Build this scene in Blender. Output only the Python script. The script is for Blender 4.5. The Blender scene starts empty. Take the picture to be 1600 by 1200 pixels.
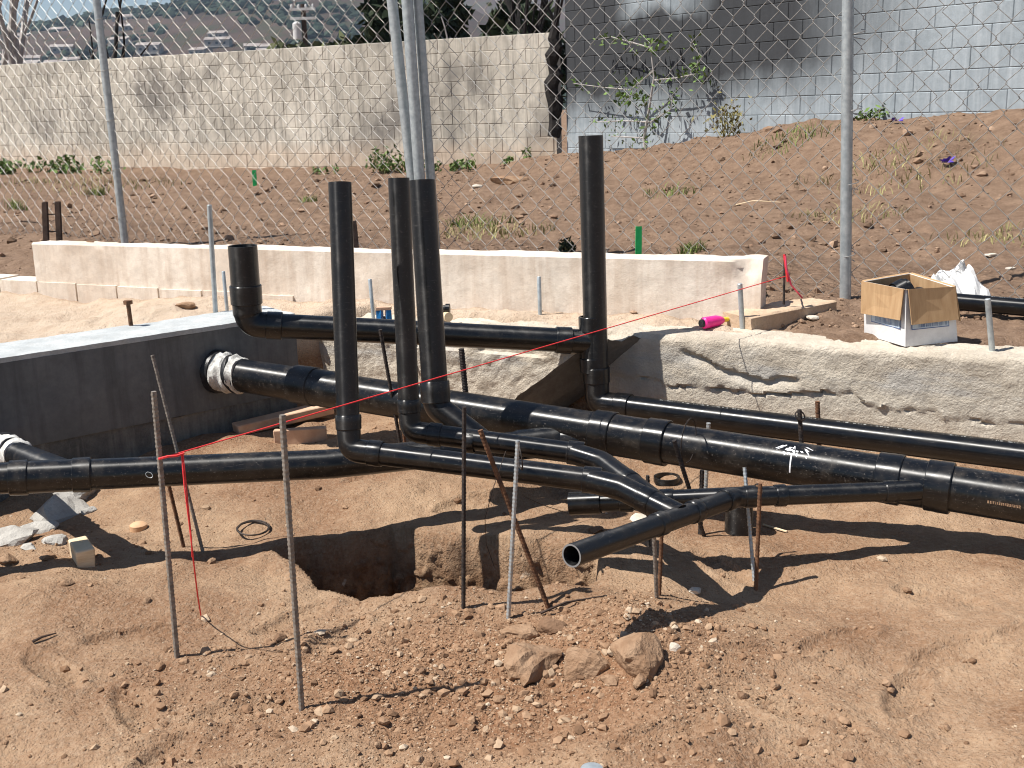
import bpy, math, random
import numpy as np
from mathutils import Vector, Matrix

S = bpy.context.scene
COL = S.collection
# ---------------------------------------------------------------- camera
PITCH = math.atan(430 / 1750.); ROLL = .028
cam_d = bpy.data.cameras.new('camera'); cam = bpy.data.objects.new('camera', cam_d); COL.objects.link(cam)
cam_d.sensor_width = 36.; cam_d.lens = 36. * 1750 / 1600; cam_d.clip_start = .05; cam_d.clip_end = 9000
fw = Vector((0, math.cos(PITCH), -math.sin(PITCH))); u0 = Vector((0, math.sin(PITCH), math.cos(PITCH))); xx = Vector((1, 0, 0))
rt = xx * math.cos(ROLL) - u0 * math.sin(ROLL); up = xx * math.sin(ROLL) + u0 * math.cos(ROLL)
cam.matrix_world = Matrix(((rt.x, up.x, -fw.x, 0), (rt.y, up.y, -fw.y, 0), (rt.z, up.z, -fw.z, 1.55), (0, 0, 0, 1)))
S.camera = cam
# ---------------------------------------------------------------- sky, sun, exposure
SUN_EL = math.radians(59.); TO_SUN = Vector((-.976 * math.cos(SUN_EL), -.218 * math.cos(SUN_EL), math.sin(SUN_EL))).normalized()
W = bpy.data.worlds.new('World'); S.world = W; W.use_nodes = True
nt = W.node_tree; bg = nt.nodes['Background']
sky = nt.nodes.new('ShaderNodeTexSky'); sky.sky_type = 'NISHITA'; sky.sun_disc = False
sky.sun_elevation = SUN_EL; sky.sun_rotation = math.atan2(TO_SUN.x, TO_SUN.y)
sky.air_density = 1.0; sky.dust_density = .5; sky.ozone_density = 1.2
nt.links.new(sky.outputs[0], bg.inputs[0]); bg.inputs[1].default_value = .058
sun_d = bpy.data.lights.new('sun', 'SUN'); sun = bpy.data.objects.new('sun', sun_d); COL.objects.link(sun)
sun_d.energy = 5.0; sun_d.angle = math.radians(.53); sun_d.color = (1, .955, .89)
sun.rotation_euler = (-TO_SUN).to_track_quat('-Z', 'Y').to_euler(); sun.location = (-6, -2, 12)
S.view_settings.view_transform = 'Standard'; S.view_settings.look = 'None'
S.view_settings.exposure = .62; S.view_settings.gamma = 1.0
S.render.engine = 'CYCLES'
S.cycles.filter_width = 1.1; S.cycles.max_bounces = 5; S.cycles.diffuse_bounces = 3; S.cycles.glossy_bounces = 3; S.cycles.transmission_bounces = 1; S.cycles.volume_bounces = 0

rnd = random.Random(7); R_ = np.random.RandomState(5)
# ---------------------------------------------------------------- terrain height function
def sstep(a, b, x):
    t = np.clip((x - a) / (b - a), 0, 1)
    return t * t * (3 - 2 * t)

def vnoise(x, y, seed=0):
    x = np.asarray(x, float); y = np.asarray(y, float)
    xi = np.floor(x).astype(np.int64); yi = np.floor(y).astype(np.int64)
    fx = x - xi; fy = y - yi
    fx = fx * fx * fx * (fx * (fx * 6 - 15) + 10); fy = fy * fy * fy * (fy * (fy * 6 - 15) + 10)
    def h(a, b):
        n = (a * 374761393 + b * 668265263 + seed * 974634777) & 0xffffffff
        n = ((n ^ (n >> 13)) * 1274126177) & 0xffffffff
        n = (n ^ (n >> 16)) & 0xffff
        return n / 32767.5 - 1.0
    a = h(xi, yi); b = h(xi + 1, yi); c = h(xi, yi + 1); d = h(xi + 1, yi + 1)
    return (a * (1 - fx) + b * fx) * (1 - fy) + (c * (1 - fx) + d * fx) * fy

def fbm(x, y, seed=0, octs=4, gain=.5):
    s = 0; a = 1
    for o in range(octs):
        s = s + a * vnoise(x * 2 ** o + 17.3 * o, y * 2 ** o - 9.1 * o, seed + o); a *= gain
    return s

HOLE = [(-1.02, 3.86), (-.82, 3.96), (-.64, 4.06), (-.49, 4.12), (-.42, 4.03), (-.30, 4.00), (-.12, 3.96), (.02, 3.86), (.12, 3.84), (.30, 3.70),
        (.33, 3.52), (.16, 3.41), (-.12, 3.385), (-.43, 3.385), (-.62, 3.47), (-.76, 3.66), (-.87, 3.84)]

def _fine(P, n=110):
    P = np.array(P, float)
    for _ in range(2):
        Q = np.roll(P, -1, 0); P = np.stack([.75 * P + .25 * Q, .25 * P + .75 * Q], 1).reshape(-1, 2)
    L = np.concatenate([[0], np.cumsum(np.hypot(*(np.roll(P, -1, 0) - P).T))]); C = np.concatenate([P, P[:1]]); s = np.linspace(0, L[-1], n, endpoint=False)
    x = np.interp(s, L, C[:, 0]); y = np.interp(s, L, C[:, 1]); a = .022 * fbm(x * 7, y * 7, 141, 3, .6); b = .022 * fbm(x * 7, y * 7, 151, 3, .6)
    return np.stack([x + a, y + b], 1)
HOLE_F = _fine(HOLE)

def hole_sdf(x, y):
    x = np.asarray(x, float); y = np.asarray(y, float); res = np.full(np.shape(x), 1.)
    m = (x > -1.4) & (x < .7) & (y > 3.0) & (y < 4.5)
    if m.any(): res[m] = _hole_sdf(x[m], y[m])
    return res

def _hole_sdf(x, y):
    P = HOLE_F; best = np.full(np.shape(x), 1e9); inside = np.zeros(np.shape(x), bool)
    for i in range(len(P)):
        a = P[i]; b = P[(i + 1) % len(P)]; e = b - a
        t = np.clip(((x - a[0]) * e[0] + (y - a[1]) * e[1]) / (e @ e), 0, 1)
        best = np.minimum(best, np.hypot(x - a[0] - t * e[0], y - a[1] - t * e[1]))
        c = ((a[1] > y) != (b[1] > y)) & (x < (b[0] - a[0]) * (y - a[1]) / (b[1] - a[1] + 1e-12) + a[0])
        inside ^= c
    return np.where(inside, -best, best)

def d_stem(x, y):            # distance behind the front plane of the long stem wall
    return (x - .558) * .461 + (y - 5.261) * .887

def d_left(x, y):            # distance behind the front plane of the grey cross wall
    return -(x + 1.094) * .638 + (y - 5.616) * .770

def d_block(x, y):           # distance in front of the grey painted boundary wall
    return (-(x - .8) * .8 - (y - 16.) * .6), ((x - .8) * .6 - (y - 16.) * .8)

PRINTS = [(.95, 3.05, .5), (1.25, 2.95, .35), (-1.05, 2.75, 2.1), (-.55, 3.12, 1.1), (.75, 2.62, 2.6), (1.5, 3.0, .2), (-.72, 3.3, .7), (.72, 3.62, 2.2), (-.2, 4.3, .6),
          (.35, 2.5, .3), (-.9, 2.5, 1.2), (-1.2, 3.2, .4), (-1.35, 2.95, 2.4), (1.05, 2.75, 1.0), (1.35, 3.3, 2.7), (.7, 2.95, .1), (-.75, 2.72, .3), (.2, 4.4, 1.9), (-.6, 4.6, .4), (1.6, 2.7, 1.9)]

def gz(x, y, detail=True):
    x = np.asarray(x, float); y = np.asarray(y, float)
    out = np.maximum(sstep(.05, .16, d_stem(x, y)), sstep(.05, .16, d_left(x, y)))
    pit = .0 + .035 * fbm(x * 1.1, y * 1.1, 3, 3)
    pit = pit - .07 * sstep(-1.0, -2.0, x) * sstep(3.4, 4.4, y)
    pit = pit + .06 * np.exp(-(((x + .15) / .55) ** 2 + ((y - 2.95) / .28) ** 2))
    pit = pit + .02 * fbm(x * 2.6, y * 2.6, 5, 3)
    pit = pit + .07 * np.exp(-(((x - .32) / .22) ** 2 + ((y - 3.12) / .16) ** 2))
    pit = pit + .05 * np.exp(-(((x - 1.1) / .5) ** 2 + ((y - 3.75) / .2) ** 2))
    pit = pit + .05 * sstep(4.1, 5.0, y)
    w = sstep(-.5, 4., x)
    yy = np.minimum(y, 16)
    fld = .48 + np.clip(yy - 5.2, 0, 11) * (.024 + .06 * w)
    db, sb = d_block(x, y)
    zb = np.interp(sb, [-6, 0, 1.6, 3., 4.7, 6.7, 12], [.6, .88, 1.0, 1.15, 1.32, 1.40, 1.45])
    fld = fld + np.clip(zb - fld, -.4, 1) * sstep(2.1, .2, db + .25 * fbm(x * .9, y * .9, 13, 3)) * sstep(-6, .5, sb) * sstep(60, 20, y)
    fld = fld - .09 * sstep(-1.6, -3., x) * sstep(8.5, 7., y)
    fld = fld + .035 * fbm(x * .8, y * .8, 11, 3) * sstep(5.2, 6.2, y)
    fld = fld * sstep(260, 60, y) - .0 * y
    z = pit * (1 - out) + fld * out
    if detail:
        near = sstep(40, 14, y)
        z = z + .010 * fbm(x * 5, y * 5, 21, 3) * (1 - out) + near * out * (.022 * fbm(x * 4, y * 4, 23, 3) + .012 * np.abs(fbm(x * 11, y * 11, 25, 2)))
        gm = np.exp(-(((x + .12) / .62) ** 2 + ((y - 2.85) / .42) ** 2))
        z = z + (.0022 + .006 * gm) * fbm(x * 28, y * 28, 31, 3, .6) * (1 - out)
        for (px, py, a) in PRINTS:
            c, s = np.cos(a), np.sin(a); u = (x - px) * c + (y - py) * s; v = -(x - px) * s + (y - py) * c
            m = sstep(1.15, .8, np.hypot(u / .14, v / .048))
            z = z - m * (.015 + .005 * np.sin(u * 240)) + .007 * sstep(.25, 0, np.abs(np.hypot(u / .15, v / .056) - 1.1))
        sd = hole_sdf(x, y)
        z = z - .5 * sstep(-.012, -.05, sd) - .010 * sstep(.05, 0., sd) * (.6 + .9 * fbm(x * 9, y * 9, 47, 2))
    return z

def g1(x, y): return float(gz(np.array([x]), np.array([y]))[0])

# ---------------------------------------------------------------- material helpers
class NT:
    def __init__(s, m): s.t = m.node_tree; s.n = s.t.nodes; s.b = s.n['Principled BSDF']; s.out = s.n['Material Output']
    def node(s, ty, **kw):
        n = s.n.new(ty)
        for k, v in kw.items(): setattr(n, k, v)
        return n
    def link(s, a, b): s.t.links.new(a, b)
    def pos(s, scale=(1, 1, 1), rot=(0, 0, 0), loc=(0, 0, 0)):
        g = s.node('ShaderNodeNewGeometry'); m = s.node('ShaderNodeMapping')
        m.inputs['Scale'].default_value = scale; m.inputs['Rotation'].default_value = rot; m.inputs['Location'].default_value = loc
        s.link(g.outputs['Position'], m.inputs['Vector']); return m.outputs[0]
    def noise(s, vec, scale, detail=4, rough=.55, dist=0):
        n = s.node('ShaderNodeTexNoise'); n.inputs['Scale'].default_value = scale; n.inputs['Detail'].default_value = detail
        n.inputs['Roughness'].default_value = rough; n.inputs['Distortion'].default_value = dist
        s.link(vec, n.inputs['Vector']); return n.outputs['Fac']
    def voro(s, vec, scale, feat='F1'):
        n = s.node('ShaderNodeTexVoronoi'); n.feature = feat; n.inputs['Scale'].default_value = scale; s.link(vec, n.inputs['Vector']); return n
    def ramp(s, fac, stops):
        r = s.node('ShaderNodeValToRGB'); e = r.color_ramp.elements
        while len(e) < len(stops): e.new(.5)
        for q, (p, c) in zip(e, stops):
            q.position = p; q.color = (c[0], c[1], c[2], 1) if not np.isscalar(c) else (c, c, c, 1)
        s.link(fac, r.inputs[0]); return r.outputs[0]
    def mix(s, f, a, b, mode='MIX'):
        m = s.node('ShaderNodeMix'); m.data_type = 'RGBA'; m.blend_type = mode
        for sock, v in ((m.inputs[0], f), (m.inputs[6], a), (m.inputs[7], b)):
            if hasattr(v, 'is_linked'): s.link(v, sock)
            elif sock.type == 'VALUE': sock.default_value = v
            else: sock.default_value = (v[0], v[1], v[2], 1)
        return m.outputs[2]
    def math(s, op, a, b=None, clamp=False):
        m = s.node('ShaderNodeMath'); m.operation = op; m.use_clamp = clamp
        for i, v in ((0, a), (1, b)):
            if v is None: continue
            if hasattr(v, 'is_linked'): s.link(v, m.inputs[i])
            else: m.inputs[i].default_value = v
        return m.outputs[0]
    def mrange(s, v, a, b, c=0, d=1):
        m = s.node('ShaderNodeMapRange'); s.link(v, m.inputs[0])
        for i, q in enumerate((a, b, c, d)): m.inputs[i + 1].default_value = q
        return m.outputs[0]
    def bump(s, h, strength=.5, dist=.01, prev=None):
        b = s.node('ShaderNodeBump'); b.inputs['Strength'].default_value = strength; b.inputs['Distance'].default_value = dist
        s.link(h, b.inputs['Height'])
        if prev is not None: s.link(prev, b.inputs['Normal'])
        return b.outputs[0]
    def set(s, col=None, rough=None, normal=None, metal=None, spec=None):
        for k, v in (('Base Color', col), ('Roughness', rough), ('Normal', normal), ('Metallic', metal), ('Specular IOR Level', spec)):
            if v is None: continue
            if hasattr(v, 'is_linked'): s.link(v, s.b.inputs[k])
            elif k == 'Base Color': s.b.inputs[k].default_value = (v[0], v[1], v[2], 1)
            else: s.b.inputs[k].default_value = v
M = {}
def newmat(name):
    m = bpy.data.materials.new(name); m.use_nodes = True; M[name] = m; return NT(m)
def simple(name, a, b, scale=20, rough=.8, metal=0, bump=.3, bdist=.004, stretch=(1, 1, 1), spec=.3, island=0., lo=.35, hi=.65):
    n = newmat(name); p = n.pos(stretch)
    f = n.noise(p, scale, 5, .6); c = n.mix(n.mrange(f, lo, hi), a, b)
    if island:
        g = n.node('ShaderNodeNewGeometry'); k = n.mrange(g.outputs['Random Per Island'], 0, 1, 1 - island, 1 + island)
        h = n.node('ShaderNodeHueSaturation'); n.link(k, h.inputs['Value']); n.link(c, h.inputs['Color']); c = h.outputs[0]
    n.set(c, rough, n.bump(n.noise(p, scale * 4, 4, .65), bump, bdist), metal, spec); return n

# soil ---------------------------------------------------------------
n = newmat('soil'); p = n.pos()
gsep = n.node('ShaderNodeSeparateXYZ'); n.link(n.node('ShaderNodeNewGeometry').outputs['Position'], gsep.inputs[0])
f1 = n.noise(p, 1.6, 5, .6); f2 = n.noise(p, 9, 6, .65); f3 = n.noise(p, 70, 4, .7)
c1 = n.mix(n.mrange(f1, .40, .60), (.235, .132, .075), (.40, .27, .17))
c1 = n.mix(n.mrange(f2, .35, .7, 0, .65), c1, (.22, .128, .075))
c1 = n.mix(n.mrange(f3, .45, .75, 0, .6), c1, (.45, .335, .235))
spx = n.math('POWER', n.math('MULTIPLY', n.math('ADD', gsep.outputs[0], .05), 1.5), 2.); spy = n.math('POWER', n.math('MULTIPLY', n.math('SUBTRACT', gsep.outputs[1], 2.85), 2.4), 2.)
spoil = n.mrange(n.math('ADD', n.math('ADD', spx, spy), n.mrange(f2, 0, 1, -.5, .5)), 1.1, .2, 0, .75)
c1 = n.mix(spoil, c1, n.mix(n.mrange(f3, .4, .65), (.20, .098, .050), (.33, .19, .11)))
cf = n.mix(n.mrange(f2, .35, .65), (.145, .091, .060), (.24, .16, .108))
cf = n.mix(n.mrange(f3, .5, .75, 0, .6), cf, (.36, .26, .19))
lin = lambda a, b, k: n.math('ADD', n.math('ADD', n.math('MULTIPLY', gsep.outputs[0], a), n.math('MULTIPLY', gsep.outputs[1], b)), k)
wob = n.mrange(f2, 0, 1, -.15, .15)
fld = n.math('MAXIMUM', n.mrange(n.math('ADD', lin(.3836, .9235, -5.462), wob), -.05, .12), n.mrange(n.math('ADD', lin(.9235, -.3836, .941), wob), .0, .25))
fld = n.math('MULTIPLY', fld, n.mrange(gsep.outputs[2], .30, .40))
ledge = n.math('MULTIPLY', n.mrange(gsep.outputs[2], .30, .40), n.math('SUBTRACT', 1., fld))
c1 = n.mix(n.math('MULTIPLY', ledge, n.mrange(f2, .3, .6, .55, .95)), c1, (.56, .45, .345))
c = n.mix(fld, c1, cf)
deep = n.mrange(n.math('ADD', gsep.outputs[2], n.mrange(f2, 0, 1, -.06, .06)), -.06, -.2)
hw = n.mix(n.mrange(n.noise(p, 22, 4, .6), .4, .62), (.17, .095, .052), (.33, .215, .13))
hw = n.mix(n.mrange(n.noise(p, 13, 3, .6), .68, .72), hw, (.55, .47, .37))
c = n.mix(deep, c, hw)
v1 = n.voro(p, 95)
b = n.bump(n.noise(p, 34, 5, .7), .8, .024)
b = n.bump(n.mrange(v1.outputs['Distance'], .0, .5, 1, 0), .45, .006, b)
b = n.bump(n.noise(p, 260, 3, .6), .5, .003, b)
n.set(c, .95, b, 0, .15)

def concrete(name, a, b_, stain=None, streak=0., scale=3., rough=.9, bs=.5):
    n = newmat(name); p = n.pos()
    f = n.noise(p, scale, 6, .65); c = n.mix(n.mrange(f, .35, .65), a, b_)
    f4 = n.noise(p, scale * 14, 5, .7); c = n.mix(n.mrange(f4, .4, .7, 0, .35), c, tuple(q * .62 for q in a))
    if streak:
        sfac = n.noise(n.pos((7, 7, .55)), 2.2, 5, .65); c = n.mix(n.mrange(sfac, .46, .72, 0, streak), c, stain)
    bb = n.bump(n.noise(p, scale * 9, 6, .7), bs, .012); bb = n.bump(n.noise(p, 160, 3, .6), bs * .7, .003, bb)
    n.set(c, rough, bb, 0, .2); return n, c
n, c = concrete('stem_concrete', (.52, .45, .36), (.68, .61, .505), scale=7, bs=.9)
f = n.noise(n.pos((1, 1, 4)), 3.2, 4, .6); z_ = n.node('ShaderNodeSeparateXYZ'); n.link(n.node('ShaderNodeNewGeometry').outputs['Position'], z_.inputs[0])
band = n.math('MULTIPLY', n.mrange(z_.outputs[2], .26, .34), n.mrange(z_.outputs[2], .47, .42))
n.set(n.mix(n.math('MULTIPLY', band, n.mrange(f, .45, .6, 0, .7)), c, (.45, .43, .40)))
concrete('end_shade_grey', (.13, .13, .128), (.20, .198, .19), (.09, .08, .07), .5, 3.)  # darker grey that paints shade onto the left stem wall's end
concrete('cream_render', (.68, .575, .475), (.83, .755, .66), (.50, .39, .30), .62, 1.6, bs=.35)
concrete('grey_render', (.12, .127, .13), (.185, .192, .195), (.07, .074, .076), .7, 2., .75, bs=.2)
concrete('grey_footing', (.085, .085, .083), (.19, .185, .175), (.33, .32, .295), .6, 6., .85, bs=.6)
concrete('pale_cap', (.40, .425, .43), (.56, .58, .58), (.34, .33, .31), .35, 8, bs=.5)
concrete('kerb_concrete', (.50, .36, .24), (.62, .48, .35), scale=5)
concrete('rubble_grey', (.36, .34, .31), (.50, .48, .44), scale=9)
# boundary wall, weathered plaster
n, c = concrete('weathered_plaster', (.50, .46, .39), (.72, .665, .57), (.17, .16, .14), .75, .8, bs=.35)
fz = n.noise(n.pos((1, 1, .8)), .75, 5, .65); c = n.mix(n.mrange(fz, .50, .66, 0, .8), c, (.15, .14, .13))
zz = n.node('ShaderNodeSeparateXYZ'); n.link(n.node('ShaderNodeNewGeometry').outputs['Position'], zz.inputs[0])
low = n.mrange(n.math('ADD', zz.outputs[2], n.mrange(n.noise(n.pos(), 2, 4), 0, 1, -.25, .25)), 1.2, .9)
c = n.mix(n.math('MULTIPLY', low, .4), c, (.68, .50, .35)); n.set(c)
# grey-blue painted block wall with soot
n, c = concrete('painted_block', (.27, .31, .338), (.35, .395, .425), (.46, .50, .53), .55, 1.2, bs=.25)
g_ = n.node('ShaderNodeSeparateXYZ'); n.link(n.node('ShaderNodeNewGeometry').outputs['Position'], g_.inputs[0])
s_ = n.math('SUBTRACT', n.math('MULTIPLY', n.math('SUBTRACT', g_.outputs[0], .8), .6), n.math('MULTIPLY', n.math('SUBTRACT', g_.outputs[1], 16.), .8))
nz = n.noise(n.pos((1, 1, .6)), .9, 5, .62)
hgt = n.math('ADD', g_.outputs[2], n.mrange(nz, .2, .8, -.35, .35))
hgt = n.math('SUBTRACT', hgt, n.math('MULTIPLY', s_, .06))
soot = n.math('MULTIPLY', n.mrange(hgt, 1.2, 1.75), n.mrange(s_, 5.8, 4.0))
clean = n.math('MULTIPLY', n.mrange(hgt, 2.45, 2.65), n.math('MULTIPLY', n.mrange(s_, 1.1, 1.5), n.mrange(s_, 2.9, 2.2)))
soot = n.math('MULTIPLY', soot, n.math('SUBTRACT', 1., n.math('MULTIPLY', clean, .85)))
c = n.mix(n.math('MULTIPLY', soot, .93), c, (.030, .030, .033)); n.set(c)

# pipes ---------------------------------------------------------------
def pipe_mat(name, dust, printed=False, rough=.3):
    n = newmat(name); p = n.pos()
    f = n.noise(p, 14, 6, .65); f2 = n.noise(p, 120, 2, .6)
    d = n.math('MULTIPLY', n.mrange(f, .48, .78), dust)
    c = n.mix(d, (.0045, .0048, .0056), (.15, .125, .10))
    c = n.mix(n.math('MULTIPLY', n.mrange(f2, .62, .72), dust * .8), c, (.35, .31, .27))
    sc = n.noise(n.pos((3, 3, 60)), 6, 3, .6); c = n.mix(n.mrange(sc, .64, .72, 0, .22), c, (.22, .21, .20))
    if printed:
        uv = n.node('ShaderNodeUVMap'); sp = n.node('ShaderNodeSeparateXYZ'); n.link(uv.outputs[0], sp.inputs[0])
        st = n.math('MULTIPLY', n.mrange(sp.outputs[1], .010, .012), n.mrange(sp.outputs[1], .032, .030))
        cb = n.node('ShaderNodeCombineXYZ'); n.link(n.math('MULTIPLY', sp.outputs[0], 55.), cb.inputs[0])
        tx = n.mrange(n.noise(cb.outputs[0], 1., 4, .7), .50, .54); gap = n.noise(cb.outputs[0], .06, 1)
        c = n.mix(n.math('MULTIPLY', n.math('MULTIPLY', st, tx), n.mrange(gap, .45, .5, 0, .5)), c, (.7, .7, .68))
    n.set(c, n.math('ADD', n.math('MULTIPLY', d, .4), n.mrange(f, .3, .7, rough - .05, rough + .08)), n.bump(n.noise(p, 30, 3), .03, .004), 0, .58)
    tg = n.node('ShaderNodeTangent'); tg.direction_type = 'UV_MAP'; tg.uv_map = 'UVMap'; n.link(tg.outputs[0], n.b.inputs['Tangent']); n.b.inputs['Anisotropic'].default_value = .85
pipe_mat('pipe_black', .13, False, .33); pipe_mat('pipe_printed', .07, True, .34); pipe_mat('pipe_dusty', .30, False, .37)
n = newmat('pipe_cut'); n.set((.20, .20, .20), .6)
simple('white_tape', (.34, .33, .31), (.74, .73, .69), 26, .7, bump=.6, bdist=.01)
simple('black_tape', (.01, .01, .012), (.03, .03, .033), 30, .35)
simple('paint_splash', (.75, .76, .78), (.9, .9, .92), 30, .6)
# metals, wood, other ------------------------------------------------
simple('galvanised', (.36, .40, .42), (.52, .56, .57), 30, .48, .55, .15, .002)
simple('wire_galvanised', (.34, .33, .31), (.48, .465, .44), 40, .5, .6, .1, .001)
simple('rebar_grey', (.17, .15, .13), (.33, .29, .25), 60, .65, .35, .2, .001)
simple('rebar_rust', (.085, .045, .028), (.21, .105, .055), 50, .85, .1, .4, .001)
simple('rebar_dark', (.022, .020, .020), (.07, .055, .048), 50, .7, .2, .3, .001)
simple('steel_rod', (.35, .37, .38), (.52, .54, .54), 60, .45, .5, .15, .001)
simple('wire_dark', (.02, .018, .017), (.07, .05, .04), 40, .6, .3, .1, .001)
simple('stone', (.235, .14, .083), (.36, .24, .155), 14, .95, bump=.8, bdist=.012, spec=.1)
simple('stone_dark', (.15, .088, .053), (.25, .155, .098), 14, .95, bump=.8, bdist=.012, spec=.1)
simple('stone_pale', (.50, .44, .36), (.64, .58, .50), 14, .9, bump=.6, bdist=.01, spec=.1)
n = simple('gravel', (.23, .115, .06), (.36, .215, .125), 9, .95, bump=.7, bdist=.006, spec=.1, island=.42)
gi = n.node('ShaderNodeNewGeometry'); n.set(n.ramp(gi.outputs['Random Per Island'], [(0., (.16, .095, .057)), (.25, (.26, .155, .092)), (.5, (.34, .22, .138)), (.75, (.29, .18, .11)), (.92, (.42, .305, .205)), (1., (.50, .41, .31))]))
simple('clods', (.17, .107, .07), (.31, .215, .15), 6, .95, bump=.7, bdist=.01, spec=.1, island=.4)
simple('string_red', (.72, .03, .035), (.85, .07, .07), 200, .7, bump=.2)
simple('string_pink', (.85, .05, .16), (.9, .12, .22), 200, .7, bump=.2)
n = newmat('cardboard'); p = n.pos((1, 1, .15)); f = n.noise(p, 40, 5, .6)
n.set(n.mix(n.mrange(f, .35, .65), (.42, .26, .135), (.52, .345, .19)), .85, n.bump(f, .2, .003), 0, .2)
simple('box_white', (.70, .70, .70), (.80, .80, .80), 25, .7, bump=.1)
simple('print_blue', (.07, .12, .28), (.13, .2, .4), 60, .7, bump=.1)
simple('print_pale', (.45, .56, .68), (.60, .68, .75), 60, .7, bump=.1)
simple('bag_white', (.66, .65, .63), (.80, .80, .79), 12, .45, bump=.2, bdist=.02)
simple('pink_plastic', (.82, .02, .25), (.88, .05, .33), 40, .4, bump=.05)
simple('yellow_plastic', (.8, .55, .03), (.85, .62, .05), 40, .4, bump=.05)
simple('blue_plastic', (.02, .20, .52), (.04, .27, .62), 40, .45, bump=.1)
simple('green_paint', (.01, .30, .08), (.02, .38, .11), 30, .6, bump=.2)
simple('wood_pale', (.60, .46, .29), (.74, .60, .42), 14, .8, bump=.3, stretch=(1, 1, 8))
simple('wood_red', (.50, .31, .21), (.62, .43, .30), 14, .85, bump=.3)
simple('wood_dark', (.035, .024, .02), (.075, .05, .04), 20, .85, bump=.4)
simple('charred', (.008, .007, .007), (.03, .026, .024), 9, .9, bump=.6, bdist=.02)
simple('bark_grey', (.30, .275, .26), (.46, .43, .41), 12, .9, bump=.4)
simple('terracotta', (.55, .33, .18), (.63, .40, .24), 20, .8)
simple('leaf_green', (.075, .135, .03), (.14, .21, .055), 8, .6, island=.45, spec=.3)
simple('leaf_dry', (.16, .15, .055), (.26, .22, .09), 8, .7, island=.4, spec=.2)
simple('leaf_dark', (.022, .036, .020), (.05, .066, .032), 1.2, .7, island=.5, spec=.2)
simple('leaf_olive', (.06, .075, .035), (.10, .11, .05), 1.2, .7, island=.5, spec=.2)
simple('grass_blade', (.12, .17, .045), (.20, .24, .075), 6, .7, island=.4, spec=.2)
simple('grass_dry', (.30, .27, .12), (.38, .35, .17), 6, .8, island=.4, spec=.2)
simple('far_tree', (.020, .032, .026), (.045, .060, .042), .03, .95, island=.5, spec=.05)
simple('house_wall', (.30, .285, .265), (.44, .42, .39), .3, .9, bump=.1)
simple('house_roof', (.20, .165, .15), (.34, .31, .29), .3, .9, bump=.1)
simple('house_glass', (.03, .04, .05), (.06, .07, .08), .3, .3, bump=.1)
simple('purple_cloth', (.10, .06, .40), (.16, .10, .52), 30, .8)
simple('plaster_grey', (.50, .50, .50), (.62, .62, .62), 10, .8)
n = newmat('hill_scrub'); p = n.pos(); f = n.noise(p, .012, 6, .65); f2 = n.noise(p, .05, 5, .65)
c = n.mix(n.mrange(f, .4, .6), (.055, .040, .034), (.085, .061, .050)); c = n.mix(n.mrange(f2, .5, .62, 0, .8), c, (.05, .055, .035)); n.set(c, .95, None, 0, .05)

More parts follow.
